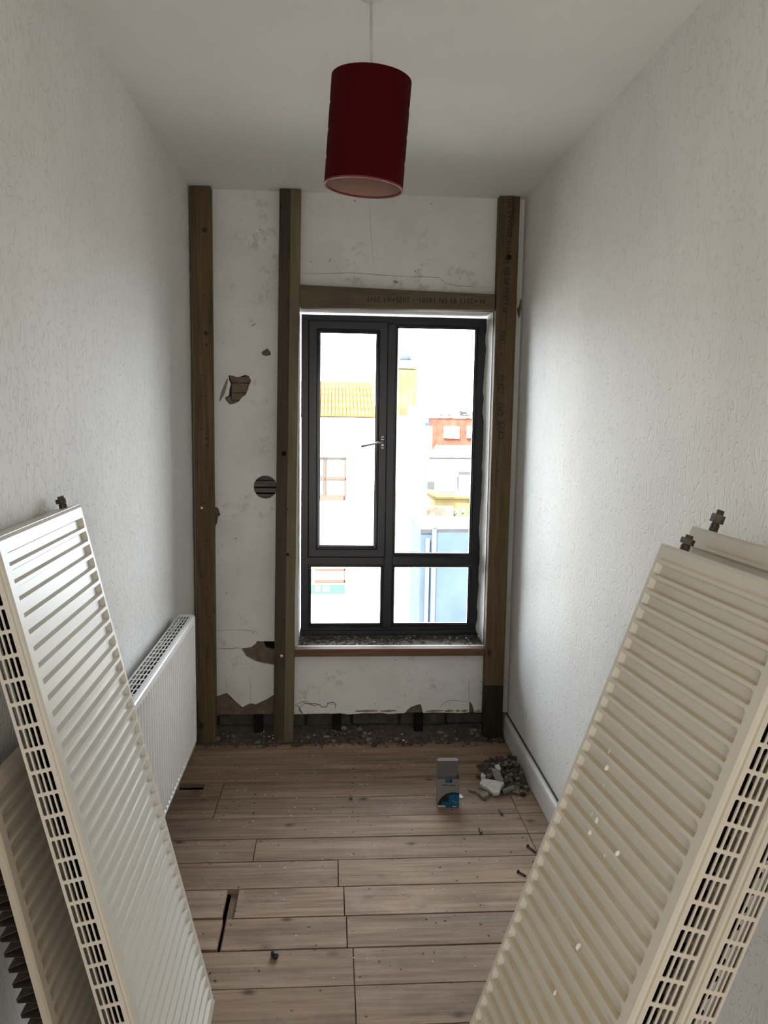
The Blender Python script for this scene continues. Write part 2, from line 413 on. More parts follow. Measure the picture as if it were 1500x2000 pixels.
x = -.15
while x < notch1[0][0]-.02: outer.append((x, ZB+rr.uniform(-.004, .003))); x += .04
outer += notch1
outer += [(notch1[-1][0]+.05, ZB+.002), (notch2[0][0]-.04, ZB-.003)]
outer += notch2
outer += [(XR+.01, ZB), (XR+.01, ZC+.01), (XL1-.01, ZC+.01)]
opening = [(OX0, OZ0), (OX1, OZ0), (OX1, OZ1), (OX0, OZ1)]
def inside(p, poly):
    c = False; n = len(poly)
    for i in range(n):
        (x0, y0), (x1, y1) = poly[i], poly[i-1]
        if (y0 > p[1]) != (y1 > p[1]) and p[0] < (x1-x0)*(p[1]-y0)/(y1-y0)+x0: c = not c
    return c
def sheet(name, outer, holes, yf, th, mat, parent):
    vs, es = [], []
    for poly in [outer]+holes:
        b = len(vs); n = len(poly); vs += [Vector(p) for p in poly]; es += [(b+i, b+(i+1) % n) for i in range(n)]
    v, e, f, *_ = delaunay_2d_cdt(vs, es, [], 0, 1e-5)
    tri = []
    for t in f:
        c = sum((v[i] for i in t), Vector((0, 0)))/len(t)
        if inside(c, outer) and not any(inside(c, h) for h in holes): tri.append(tuple(t))
    n = len(v)
    V = [(p.x, yf, p.y) for p in v]+[(p.x, yf+th, p.y) for p in v]
    cnt = {}
    for t in tri:
        for i in range(len(t)): k = (t[i], t[(i+1) % len(t)]); cnt[tuple(sorted(k))] = cnt.get(tuple(sorted(k)), 0)+1
    Fs = tri+[tuple(i+n for i in reversed(t)) for t in tri]
    for t in tri:
        for i in range(len(t)):
            a, b = t[i], t[(i+1) % len(t)]
            if cnt[tuple(sorted((a, b)))] == 1: Fs.append((b, a, a+n, b+n))
    return mesh(name, V, Fs, mat, parent)
sheet('plaster_coat', outer, [opening, holeA, circ, holeC, holeD, holeE, holeF], YW, .013, M_PLASTER, ww)
# brown render behind the plaster, itself open behind the round hole and the dark slot
slot = zz([(545, 1230), (655, 1230), (655, 1272), (600, 1280), (560, 1268)], 340, 860, 3.125)
circ2 = [(cc[0]+(CRAD+.006)*math.cos(a*math.pi/16), cc[1]+(CRAD+.006)*math.sin(a*math.pi/16)) for a in range(32)]
router = [(XL1-.01, .124), (-.4, .120), (-.2, .122), (.1, .119), (.5, .122), (XR+.01, .12), (XR+.01, ZC), (XL1-.01, ZC)]
sheet('render_coat', router, [opening, circ2, slot], YW+.0135, .02, M_MORTAR, ww)
box('slot_back', slot[0][0]-.02, slot[1][0]+.02, YW+.045, YW+.049, slot[2][1]-.03, slot[0][1]+.02, M_VOID, ww)
# stone blocks showing in the torn patch
def stone(pts, y, d, mat, name='stone'):
    n = len(pts); V = [(p[0], y, p[1]) for p in pts]+[(p[0], y+d, p[1]) for p in pts]
    return mesh(name, V, [tuple(range(n)), tuple(range(n, 2*n))[::-1]]+[((i+1) % n, i, i+n, (i+1) % n+n) for i in range(n)], mat, ww)
for q in ([(182, 222), (330, 244), (436, 230), (455, 285), (440, 318), (215, 312), (200, 270)], [(215, 326), (300, 322), (436, 330), (425, 385), (405, 440), (212, 448)],
          [(212, 456), (400, 452), (385, 485), (345, 500), (310, 540), (215, 545)], [(208, 553), (305, 550), (250, 586), (195, 594), (145, 540), (132, 512), (190, 490), (203, 500)]):
    stone(zz(q, 420, 700, 6.664), YW+.0075, .006, M_MORTAR)
stone(holeA, YW+.0123, .001, M_BED, 'stone_joints')
# laths in the round hole
zc = cc[1]
for z0, z1 in ((zc+.031, zc+.056), (zc-.001, zc+.027), (zc-.027, zc-.006), (zc-.056, zc-.035)):
    box('lath', cc[0]-.06, cc[0]+.06, YW+.022, YW+.028, z0, z1, M_SILL, ww, .001)
box('lath_backing', cc[0]-.07, cc[0]+.07, YW+.040, YW+.048, zc-.07, zc+.07, M_VOID, ww)
# exposed brick footing, each brick its own piece
bx = -.66
rb = random.Random(11)
for c, (z0, z1) in enumerate(((-.025, .040), (.050, .116))):
    bx = -.66-(.11 if c else 0)
    while bx < XR:
        L = rb.uniform(.19, .23)
        a, b = max(bx, -.66), min(bx+L, XR+.01)
        if b-a > .03:
            o = hexo('brick', [p+Vector((rb.uniform(-.004, .004), rb.uniform(-.007, .007), rb.uniform(-.004, .004))) for p in hexv(a, b, YW+.03+rb.uniform(0, .012), YW+.10, z0, z1)], M_BRICK, ww, .006)
        bx += L+.012
box('brick_bed', -.66, XR+.01, YW+.052, YW+.11, -.16, .122, M_BED, ww)
for px in (505, 658, 817):
    p = PX(px, 1415, y=YW+.02)
    box('timber_ground', p.x-.022, p.x+.022, YW+.004, YW+.06, .018, .122, M_GROUND, ww, .003)
# plaster reveals
boxes('reveal', [(OX1, OX1+.03, YW+.002, 4.0, OZ0-.02, OZ1+.02), (OX0-.03, OX0, YW+.002, 4.0, OZ0-.02, OZ1+.02), (OX0-.03, OX1+.03, YW+.002, 4.0, OZ1, OZ1+.03)], M_REVEAL, ww)
# ragged plaster lump against the right jamb
rg = random.Random(2); vs = []; fs = []
nz = 46
for i in range(nz+1):
    z = OZ0+.03+(OZ1-OZ0-.06)*i/nz
    k = .004+max(0, .006*math.sin(i*.37+1))+rg.uniform(-.003, .005)
    k += .012*(i/nz)*max(0, math.sin(i*.11+1.2))
    vs += [(OX1+.004, YW+.05, z), (OX1-.003-.25*k, YF-.045, z), (OX1-.004-k, YF-.004, z), (OX1+.004, YF+.01, z)]
for i in range(nz):
    for j in range(3): a = i*4+j; fs.append((a, a+1, a+5, a+4))
mesh('plaster_lump', vs, fs, M_REVEAL, ww, smooth=False)
# rough sill and its crumbs
sl = hexo('sill', [Vector(v) for v in ((OX0-.02, YW-.004, .43), (OX1+.01, YW-.004, .43), (OX1+.01, 4.0, .43), (OX0-.02, 4.0, .43), (OX0-.02, YW-.004, .461), (OX1+.01, YW-.004, .458), (OX1+.01, 4.0, .478), (OX0-.02, 4.0, .478))], M_SILL, ww)
box('sill_plaster_edge', OX0, OX1, YW-.006, YW+.012, .452, .4655, M_REVEAL, ww, .002)
bm = bmesh.new(); rs = random.Random(4)
for i in range(260):
    y = rs.uniform(YW+.015, YF+.0); t = (y-YW)/.15
    s = rs.uniform(.002, .007)*(1+.8*(y > YF-.045))
    chunk(bm, (rs.uniform(OX0+.01, OX1-.01), y, .4635+.011*t+s*.3), s*1.6, s, s*.7, rs)
tag(bmobj('sill_debris', bm, M_RUBBLE_D, ww), kind='stuff')
bm = bmesh.new()
for i in range(60):
    y = rs.uniform(YW+.015, YF); t = (y-YW)/.15; s = rs.uniform(.002, .005)
    chunk(bm, (rs.uniform(OX0+.01, OX1-.01), y, .465+.011*t+s*.3), s*1.8, s, s*.5, rs)
tag(bmobj('sill_flakes', bm, M_CHUNK_W, ww), kind='stuff')

def ribbon(name, pts, plane, val, wd, mat, parent, off=.0006, jag=0):
    """thin strip laid on a wall along a polyline of image points"""
    P = [PX(a, b, **{plane: val}) for a, b in pts]
    n = {'y': Vector((0, -1, 0)), 'x': Vector((-1 if val > 0 else 1, 0, 0)), 'z': Vector((0, 0, 1))}[plane]
    vs, fs = [], []
    r = random.Random(len(pts)*7+int(pts[0][0]))
    for i, p in enumerate(P):
        d = (P[min(i+1, len(P)-1)]-P[max(i-1, 0)]).normalized(); s = d.cross(n)
        k = wd*(.35 if i in (0, len(P)-1) else r.uniform(.6, 1.2))
        for sg in (-1, 1):
            for h in (off, -.002): vs.append(p+s*sg*k/2+n*h)
    for i in range(len(P)-1):
        a, b = i*4, i*4+4
        fs += [(a, a+2, b+2, b), (a+1, b+1, b+3, a+3), (a, b, b+1, a+1), (a+2, a+3, b+3, b+2)]
    fs += [(0, 1, 3, 2), (len(vs)-4, len(vs)-2, len(vs)-1, len(vs)-3)]
    return mesh(name, vs, fs, mat, parent)
def zp(pts, ox, oy, s): return [(ox+x/s, oy+y/s) for x, y in pts]
for pts, k in (([(262, 1272), (300, 1270), (350, 1273), (380, 1266), (410, 1270)], .003), ([(262, 1160), (340, 1157), (430, 1158), (500, 1165), (512, 1195)], .0014),
            ([(463, 1605), (466, 1520), (460, 1440)], .0014), ([(318, 1545), (322, 1500), (312, 1440)], .0012), ([(395, 1560), (460, 1545)], .0012), ([(345, 1340), (400, 1318)], .002),
            ([(738, 1615), (765, 1628), (775, 1655), (790, 1675)], .004), ([(770, 1625), (800, 1605), (830, 1610), (850, 1618), (872, 1622)], .004), ([(745, 1612), (790, 1595), (830, 1598)], .003)):
    ribbon('crack', zp(pts, 340, 860, 3.125), 'y', YW, k, M_DARKCRACK, ww)
for pts, k in (([(860, 245), (900, 262), (905, 300), (925, 330)], .003), ([(1000, 230), (1070, 230), (1115, 245), (1120, 262), (1180, 262), (1188, 225), (1245, 215), (1270, 235), (1265, 280)], .004), ([(1190, 240), (1250, 235)], .003), ([(1180, 262), (1165, 310)], .002)):
    ribbon('crack', zp(pts, 410, 1330, 5.172), 'y', YW, k, M_DARKCRACK, ww)
for pts, k in (([(835, 250), (870, 205), (925, 175), (1010, 183), (1100, 186)], .0016), ([(1105, 5), (1108, 90), (1106, 180)], .0018), ([(530, 275), (580, 240), (650, 215)], .004)):
    ribbon('crack', zp(pts, 680, 1330, 4.6875), 'y', YW, k, M_DARKCRACK, ww)
for pts, k in (([(90, 582), (240, 583), (380, 578), (560, 592), (700, 600), (890, 605), (930, 640), (1000, 655), (1190, 665)], .0014), ([(485, 180), (492, 330), (510, 520)], .0012), ([(750, 580), (750, 640)], .0014)):
    ribbon('crack', zp(pts, 560, 340, 3.0), 'y', YW, k, M_DARKCRACK, ww)
# brown paper-thin dado line under the window panel
for a, b in ((694, 738), (742, 775), (832, 866), (868, 886), (890, 898), (900, 914), (928, 940)):
    ribbon('dado_scar', [(a, 1389), ((a+b)/2, 1388.5), (b, 1388)], 'y', YW, .013, M_CHUNK_B, ww)
# a paler scar beside the torn patch, dark scuffs
ribbon('scar', zp([(165, 265), (130, 370), (95, 470), (60, 555)], 420, 700, 6.664), 'y', YW, .014, M_CHUNK_B, ww)
for q, k in (([(500, 632), (491, 637)], .008), ([(768, 549), (777, 552)], .014), ([(646, 505), (643, 512)], .004), ([(810, 528), (813, 533)], .005), ([(692, 390), (694, 395)], .008)):
    ribbon('scuff', [q[0], ((q[0][0]+q[1][0])/2, (q[0][1]+q[1][1])/2), q[1]], 'y', YW, k, M_CHUNK_B if k > .006 else M_DARKCRACK, ww)

# ------------------------------------------------------------------ window
wi = empty('window_1', (.30, YF, .478)); tag(wi, kind='structure')
wi.location = (0, 0, 0)
def ring(name, x0, x1, z0, z1, prof, mat, parent):
    """mitred frame: prof = [(inset, y)...] closed section"""
    vs, fs = [], []; n = len(prof)
    for cx, cz, sx, sz in ((x0, z0, 1, 1), (x1, z0, -1, 1), (x1, z1, -1, -1), (x0, z1, 1, -1)):
        for i, y in prof: vs.append((cx+sx*i, y, cz+sz*i))
    for k in range(4):
        for i in range(n):
            a, b = k*n+i, ((k+1) % 4)*n+i; a2, b2 = k*n+(i+1) % n, ((k+1) % 4)*n+(i+1) % n
            fs.append((a, b, b2, a2))
    return mesh(name, vs, fs, mat, parent)
WX0, WX1, WZ0, WZ1 = -.150, .744, .480, 2.050
Y0, Y1 = YF, YF+.07
ring('outer_frame', WX0, WX1, WZ0, WZ1, [(0, Y0), (.036, Y0), (.040, Y0+.004), (.040, Y1), (0, Y1)], M_UPVC, wi)
MX0, MX1 = .262, .305
TZ0, TZ1 = .835, .880
box('mullion', MX0, MX1, Y0, Y1, WZ0+.03, WZ1-.03, M_UPVC, wi, .003)
boxes('transom', [(WX0+.03, MX0+.002, Y0+.0005, Y1, TZ0, TZ1), (MX1-.002, WX1-.03, Y0+.0005, Y1, TZ0, TZ1)], M_UPVC, wi, .003)
box('cill_rail', WX0-.004, WX1+.004, Y0-.012, Y0+.03, WZ0, WZ0+.026, M_UPVC, wi, .004)
# opening sash, top left
SX0, SX1, SZ0, SZ1 = WX0+.034, MX0+.006, TZ1-.004, WZ1-.026
sash = ring('sash', SX0, SX1, SZ0, SZ1, [(0, Y0-.012), (.006, Y0-.018), (.040, Y0-.018), (.046, Y0-.012), (.046, Y1-.01), (0, Y1-.01)], M_UPVC, wi)
def bead(x0, x1, z0, z1, y):
    return ring('glazing_bead', x0, x1, z0, z1, [(0, y), (.005, y), (.009, y+.006), (.012, y+.006), (.017, y+.016), (.017, y+.022), (0, y+.022)], M_BEAD, wi)
def pane(x0, x1, z0, z1, y):
    return box('pane', x0, x1, y, y+.004, z0, z1, M_GLASS, wi)
mg, ntg, bgl = nmat('window_glass'); ntg.nodes.remove(bgl)
tr = ntg.nodes.new('ShaderNodeBsdfTransparent'); tr.inputs[0].default_value = (.97, .98, .98, 1)
gl = ntg.nodes.new('ShaderNodeBsdfGlossy'); gl.inputs['Roughness'].default_value = .02
mx = ntg.nodes.new('ShaderNodeMixShader'); fr = ntg.nodes.new('ShaderNodeFresnel'); fr.inputs[0].default_value = 1.3
ntg.links.new(fr.outputs[0], mx.inputs[0]); ntg.links.new(tr.outputs[0], mx.inputs[1]); ntg.links.new(gl.outputs[0], mx.inputs[2])
ntg.links.new(mx.outputs[0], ntg.nodes['Material Output'].inputs[0]); M_GLASS = mg
lights = [(SX0+.042, SX1-.042, SZ0+.042, SZ1-.042, Y0-.010), (MX1-.002, WX1-.036, TZ1-.002, WZ1-.036, Y0+.004),
          (WX0+.034, MX0+.002, WZ0+.038, TZ0+.002, Y0+.004), (MX1-.002, WX1-.036, WZ0+.038, TZ0+.002, Y0+.004)]
for a, b, c, d, y in lights:
    bead(a, b, c, d, y); pane(a+.008, b-.008, c+.008, d-.008, y+.019)
# sealant bead along the foot of the frame
# handle on the sash
hp = PX(746.5, 864, y=Y0-.018)
hx, hz = hp.x, hp.z
hd = box('handle_plate', hx-.006, hx+.009, Y0-.024, Y0-.017, hz-.032, hz+.032, M_STEEL, wi, .003)
for dz in (-.021, .021):
    lathe('screw', [(0, .0012), (.0042, .0012), (.0045, 0)], M_PLUG, hd, 12, Matrix.Translation((hx+.0015, Y0-.0242, hz+dz)) @ Matrix.Rotation(math.radians(90), 4, 'X'))
tubeo('handle_boss', [(hx, Y0-.022, hz), (hx, Y0-.045, hz)], .0085, M_STEEL, hd, 12)
bm = bmesh.new(); tube(bm, [(hx+.008, Y0-.046, hz+.004), (hx-.02, Y0-.052, hz-.0), (hx-.034, Y0-.058, hz-.005), (hx-.105, Y0-.060, hz-.020)], [.0075, .0075, .005, .0055], 10)
bmobj('handle_lever', bm, M_STEEL, hd, True)

# ------------------------------------------------------------------ timber studs
def stud(label, c, mat, split=None, foot=None):
    """c: four image corners of the front face TL TR BL BR"""
    p = [PX(*q, y=YS) for q in c]
    TL, TR, BL, BR = p
    zt = ZC-.003
    ext = lambda a, b, z: Vector((a.x+(b.x-a.x)*(z-a.z)/(b.z-a.z), YS, z))
    A, B, Cc, D = ext(BL, TL, .002), ext(BR, TR, .002), ext(BR, TR, zt), ext(BL, TL, zt)
    root = empty('wall_stud', ((A.x+B.x)/2, YS+.024, .001))
    o = Vector(root.location)
    def piece(name, t0, t1, m, h0=0, h1=1):
        g0, g1, g2, g3 = A.lerp(D, h0), B.lerp(Cc, h0), B.lerp(Cc, h1), A.lerp(D, h1)
        a, b, c2, d = g0.lerp(g1, t0), g0.lerp(g1, t1), g3.lerp(g2, t1), g3.lerp(g2, t0); k = Vector((0, .048, 0))
        return hexo(name, [v-o for v in (a, b, b+k, a+k, d, c2, c2+k, d+k)], m, root, .002)
    if split: piece('heartwood', 0, split, mat[0]); piece('sapwood', split, 1, mat[1])
    elif foot: piece('timber', 0, 1, mat, foot[0], 1); piece('damp_foot', 0, 1, foot[1], 0, foot[0])
    else: piece('timber', 0, 1, mat)
    tag(root, label, 'stud', 'upright studs on the window wall')
    return root, o
s1, o1 = stud('brown upright timber stud in the left corner behind the mounted radiator', [(371, 365), (411.3, 366.7), (388, 1454), (421.7, 1455)], M_STUD)
s2, o2 = stud('two-tone upright timber stud, dark left half, against the window\'s left side', [(546, 369.4), (587.8, 370.8), (533.7, 1450), (572.5, 1450)], (M_STUD_D, M_STUD_P), .53)
s3, o3 = stud('upright timber stud with printed stamp right of the window', [(976, 379), (1016.4, 379.6), (942.6, 1445), (980, 1445)], M_STUD, None, (.108, M_STUD_F))
def stud_hole(root, o, px, py, r=.004, mat=None):
    p = PX(px, py, y=YS)
    lathe('screw_hole', [(0, .0006), (r, .0006), (r, -.002)], mat or M_PLUG, root, 10, Matrix.Translation(Vector((p.x, YS-.0002, p.z))-o) @ Matrix.Rotation(math.radians(90), 4, 'X'))
for px, py in [(399, 577), (402, 673), (396, 734), (400, 775), (395.5, 838), (404, 870), (403, 865-8), (404, 1057), (395, 1127), (405.5, 1151), (411, 1204), (407, 1285), (399, 983), (395, 1417)]: stud_hole(s1, o1, px, py)
for px, py in [(400, 449), (403, 651)]: stud_hole(s1, o1, px, py, .011, M_STUD_D)
stud_hole(s1, o1, 394, 992, .006, M_WHITEBIT)
for px, py in [(563, 502), (562, 586), (559, 796), (561, 995), (555, 1212)]: stud_hole(s2, o2, px, py)
stud_hole(s2, o2, 555, 886, .012, M_GROUND); stud_hole(s2, o2, 550, 1281, .007, M_WHITEBIT); stud_hole(s2, o2, 562, 1083, .007, M_GROUND)
for px, py in [(973, 920), (967, 1102), (979, 692)]: stud_hole(s3, o3, px, py)
stud_hole(s3, o3, 994, 503, .013, M_GROUND)

def stamp(root, o, text, p0, size, rot, width=None, skew=0):
    cu_ = bpy.data.curves.new('stamp', 'FONT'); cu_.body = text; cu_.size = size; cu_.resolution_u = 2; cu_.space_character = 1.15
    ob = bpy.data.objects.new('stamp', cu_); COL.objects.link(ob)
    me = bpy.data.meshes.new_from_object(ob.evaluated_get(bpy.context.evaluated_depsgraph_get()))
    bpy.data.objects.remove(ob)
    xs = [v.co.x for v in me.vertices]; sx = width/(max(xs)-min(xs)) if width else 1
    M = Matrix.Translation(Vector((p0[0], YS-.0009, p0[2]))-o) @ Matrix.Rotation(rot, 4, 'Y') @ Matrix.Rotation(math.radians(90), 4, 'X') @ Matrix.Diagonal((sx, 1, 1, 1))
    me.transform(M); me.materials.clear(); me.materials.append(M_INK)
    return link(bpy.data.objects.new('stamp_print', me), root)
def stampv(text, pya, pyb, px_at, size):
    a = PX(px_at[0], pya, y=YS); b = PX(px_at[1], pyb, y=YS)
    stamp(s3, o3, text, a, size, -math.atan2(b.z-a.z, b.x-a.x), (b-a).length)
stampv('M +2013 BS EN 14081-1 2005+A1 2011', 611, 383, (991, 1004), .034)
stampv('UPPA', 672, 646, (988, 989), .032)
stampv('00', 744, 733, (984, 985), .030)
stampv('C24', 768, 750, (984, 985), .040)
stampv('GMT', 814, 786, (983, 985), .040)
stampv('UK', 838, 822, (977, 978), .022)
stampv('CA', 838, 822, (985, 986), .022)
stampv('CE', 858, 842, (984, 985), .042)

# head timber over the window
le = empty('head_timber', (.30, YS+.024, 2.06))
o4 = Vector(le.location)
c = [PX(587.5, 556, y=YS), PX(969.5, 575, y=YS), PX(967.5, 604.5, y=YS), PX(586, 598.5, y=YS)]
k = Vector((0, .046, 0))
A, B, Cc, D = c[3], c[2], c[1], c[0]
A.x = D.x = -.146; B.x = Cc.x = .7415
A.z -= .004; B.z -= .004
hexo('timber', [v-o4+Vector((0, .001, 0)) for v in (A, B, B+k, A+k, D, Cc, Cc+k, D+k)], M_LINTEL, le, .002)
tag(le, 'horizontal treated timber with upside-down print above the window', 'timber')
a = PX(947, 585.5, y=YS); b = PX(719, 577.5, y=YS)
stamp(le, o4, 'M +2013 BS EN 14081-1 2005+A1 2011', (a.x, 0, a.z+.006), .036, math.pi-math.atan2(b.z-a.z, abs(b.x-a.x)), abs(b.x-a.x))
ba = box('sill_batten', -.172, .7415, YS-.001, YS+.047, .429, .4655, M_BATTEN, None, .002)
tag(ba, 'reddish wooden batten under the window sill between two studs', 'batten')
for px, py in ((607, 1276), (933, 1275), (938, 1277)):
    p = PX(px, py, y=YS)
    lathe('screw_hole', [(0, .0006), (.0035, .0006), (.0035, -.002)], M_PLUG, ba, 10, Matrix.Translation((p.x, YS-.0012, p.z)) @ Matrix.Rotation(math.radians(90), 4, 'X'))

# ------------------------------------------------------------------ skirting board on the right wall
vs, fs = [], []
prof = [(0, 0), (.016, 0), (.018, .004), (.018, .092), (.015, .104), (.008, .112), (.006, .1185), (0, .1185)]
ys_ = [YB+.02+(3.70-YB)*i/24 for i in range(25)]
for y in ys_:
    for d, z in prof: vs.append((XR-.002-d, y, z+.001))
n = len(prof)
for i in range(24):
    for j in range(n): a, b = i*n+j, i*n+(j+1) % n; fs.append((a, b, b+n, a+n))
fs += [tuple(range(n)), tuple(range(24*n, 25*n))[::-1]]
sk = mesh('baseboard_right', vs, fs, M_SKIRT); tag(sk, kind='structure')
box('gap_line', XR-.007, XR+.001, YB+.1, 3.70, .1193, .1245, M_DARKCRACK, wr)
for pts, k in (([(1155, 978), (1175, 970), (1195, 962), (1216, 949)], .004), ([(1155, 978), (1154, 990)], .004), ([(1103, 893), (1100, 915), (1101, 933)], .004), ([(1118, 940), (1124, 945), (1131, 946)], .003),
            ([(1180, 934), (1184, 946)], .004), ([(1245, 974), (1248, 985)], .004), ([(1099, 830), (1104, 826)], .003), ([(1109, 842), (1114, 847)], .003)):
    ribbon('paint_scratch', pts, 'x', XR, k, M_WHITEBIT, wr)
ribbon('bump_mark', [(1027, 1394), (1028.5, 1406)], 'x', XR, .004, M_DARKCRACK, wr)

# ------------------------------------------------------------------ radiators
def flute_panel(name, W, L, yf, dirn, pitch, mat, parent, near=.026, far=.014, th=.014, depth=.0105, inner=None, hide_edge=False):
    """panel in x(0..W) z(0..L); front face at y=yf facing dirn; channels run along x"""
    n = int((L-.05)/pitch); z0 = (L-n*pitch)/2
    zs = [(0, 0), (.004, 1)]
    prz = [(0, 0)]
    rowsz = [(0.0, 0), (.006, 0)]
    for k in range(n):
        b = z0+k*pitch
        rowsz += [(b+pitch*.12, 0), (b+pitch*.24, 1), (b+pitch*.76, 1), (b+pitch*.88, 0)]
    rowsz += [(L-.006, 0), (L, 0)]
    cols = [(0, 0), (.005, 0), (near, 0), (near+.007, 1), (W-far-.007, 1), (W-far, 0), (W-.004, 0), (W, 0)]
    vs, fs = [], []
    nc = len(cols)
    for i, (z, rz) in enumerate(rowsz):
        for j, (x_, cx) in enumerate(cols):
            edge = (i in (0, len(rowsz)-1)) or (j in (0, nc-1))
            h = -depth*rz*cx-(.003 if edge else 0)
            vs.append((x_, yf+dirn*h, z))
    for i in range(len(rowsz)-1):
        for j in range(nc-1): a = i*nc+j; fs.append((a, a+1, a+nc+1, a+nc))
    nb = len(vs); yb = yf-dirn*th
    vs += [(0, yb, 0), (W, yb, 0), (W, yb, L), (0, yb, L)]
    R = len(rowsz)
    fs.append((nb+0, nb+1, nb+2, nb+3))
    for j in range(nc-1): fs.append((j, j+1, nb+1, nb) if j == nc-2 else ((j, j+1, nb)))
    t = (R-1)*nc
    for j in range(nc-1): fs.append((t+j, t+j+1, nb+2, nb+3) if j == nc-2 else ((t+j, t+j+1, nb+3)))
    for i in range(R-1): fs.append((i*nc, (i+1)*nc, nb+3, nb) if i == R-2 else (i*nc, (i+1)*nc, nb))
    for i in range(R-1):
        a, b = i*nc+nc-1, (i+1)*nc+nc-1
        fs.append((a, b, nb+2, nb+1) if i == R-2 else (a, b, nb+1))
    o = mesh(name, vs, fs, mat, parent)
    if inner:                       # inside face painted as shade (and, behind a grille, the hidden edge)
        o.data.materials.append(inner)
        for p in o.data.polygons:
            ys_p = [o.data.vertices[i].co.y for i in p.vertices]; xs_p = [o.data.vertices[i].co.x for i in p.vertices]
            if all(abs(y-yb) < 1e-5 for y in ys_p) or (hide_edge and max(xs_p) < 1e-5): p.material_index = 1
    return o
def grille_mesh(name, y0, y1, L, x, mat, parent, fl0=.0075, fl1=.004, pitch=.0445, slot_l=.038, th=.0025):
    """slotted plate in the plane x, from y0 (front-panel side) to y1"""
    d = 1 if y1 > y0 else -1
    wid = abs(y1-y0); n = int((L-.03)/pitch); zs = (L-n*pitch)/2
    inner = wid-fl0-fl1; cw = inner/4; sw = cw*.68
    bm = bmesh.new(); V = {}
    def vt(y, z, xx):
        k = (round(y, 6), round(z, 6), round(xx, 6))
        if k not in V: V[k] = bm.verts.new((xx, y, z))
        return V[k]
    def q(*pts): 
        try: bm.faces.new([vt(*p) for p in pts])
        except ValueError: pass
    for xx in (x, x+th):
        q((y0, .004, xx), (y1, .004, xx), (y1, zs, xx), (y0, zs, xx)); q((y0, zs+n*pitch, xx), (y1, zs+n*pitch, xx), (y1, L-.004, xx), (y0, L-.004, xx))
        for k in range(n):
            a, b = zs+k*pitch, zs+(k+1)*pitch
            q((y0, a, xx), (y0+d*fl0, a, xx), (y0+d*fl0, b, xx), (y0, b, xx)); q((y1-d*fl1, a, xx), (y1, a, xx), (y1, b, xx), (y1-d*fl1, b, xx))
            for c_ in range(4):
                ya = y0+d*(fl0+c_*cw); yb = ya+d*cw; yc, zc_ = (ya+yb)/2, (a+b)/2
                hw, hl, r = sw/2, slot_l/2, .0018
                P = [(yc-d*hw, zc_-hl+r), (yc-d*hw+d*r, zc_-hl), (yc+d*hw-d*r, zc_-hl), (yc+d*hw, zc_-hl+r), (yc+d*hw, zc_+hl-r), (yc+d*hw-d*r, zc_+hl), (yc-d*hw+d*r, zc_+hl), (yc-d*hw, zc_+hl-r)]
                O = [(ya, a), (yb, a), (yb, b), (ya, b)]
                q(*[(p[0], p[1], xx) for p in (O[0], O[1], P[2], P[1])]); q(*[(p[0], p[1], xx) for p in (O[1], O[2], P[4], P[3])])
                q(*[(p[0], p[1], xx) for p in (O[2], O[3], P[6], P[5])]); q(*[(p[0], p[1], xx) for p in (O[3], O[0], P[0], P[7])])
                for O_, i, j in ((O[0], 0, 1), (O[1], 2, 3), (O[2], 4, 5), (O[3], 6, 7)): q((*O_, xx), (*P[i], xx), (*P[j], xx))
                if xx == x:
                    for i in range(8): q((*P[i], x), (*P[(i+1) % 8], x), (*P[(i+1) % 8], x+th), (*P[i], x+th))
    # turned-down lips
    for yy in (y0, y1):
        q((yy, .004, x), (yy, L-.004, x), (yy, L-.004, x+.02), (yy, .004, x+.02))
    bmesh.ops.recalc_face_normals(bm, faces=bm.faces[:])
    return bmobj(name, bm, mat, parent)
def fins_mesh(name, y0, y1, W, L, mat, parent, pitch=.031, x0=.012, x1=None):
    """corrugated convector sheet between y0 (at the panel) and y1 (tips)"""
    vs, fs = [], []; z = .03; pr = []
    while z+pitch < L-.02:
        pr += [(y0, z), (y0, z+pitch*.26), (y1, z+pitch*.5), (y1, z+pitch*.76)]; z += pitch
    x1 = x1 or W-.02
    for y, z in pr: vs += [(x0, y, z), (x1, y, z), (x0, y+(.0008 if y1 > y0 else -.0008), z+.0008), (x1, y+(.0008 if y1 > y0 else -.0008), z+.0008)]
    for i in range(len(pr)-1):
        a, b = i*4, i*4+4
        fs += [(a, a+1, b+1, b), (a+2, b+2, b+3, a+3), (a, b, b+2, a+2)]
    return mesh(name, vs, fs, mat, parent, False)
def tail(parent, x_, y_, L, h=.03, mat=None, r=.011):
    t = lathe('valve_tail', [(0, -.004), (r*.85, -.004), (r*.85, h*.38), (r*.7, h*.40), (r*.7, h), (0, h)], mat or M_BRASS, parent, 14, Matrix.Translation((x_, y_, L)), False)
    lathe('tail_nut', [(r*.6, h*.45), (r*1.25, h*.45), (r*1.25, h*.80), (r*.6, h*.80)], mat or M_BRASS, t, 6, Matrix.Translation((x_, y_, L)), False)
    return t
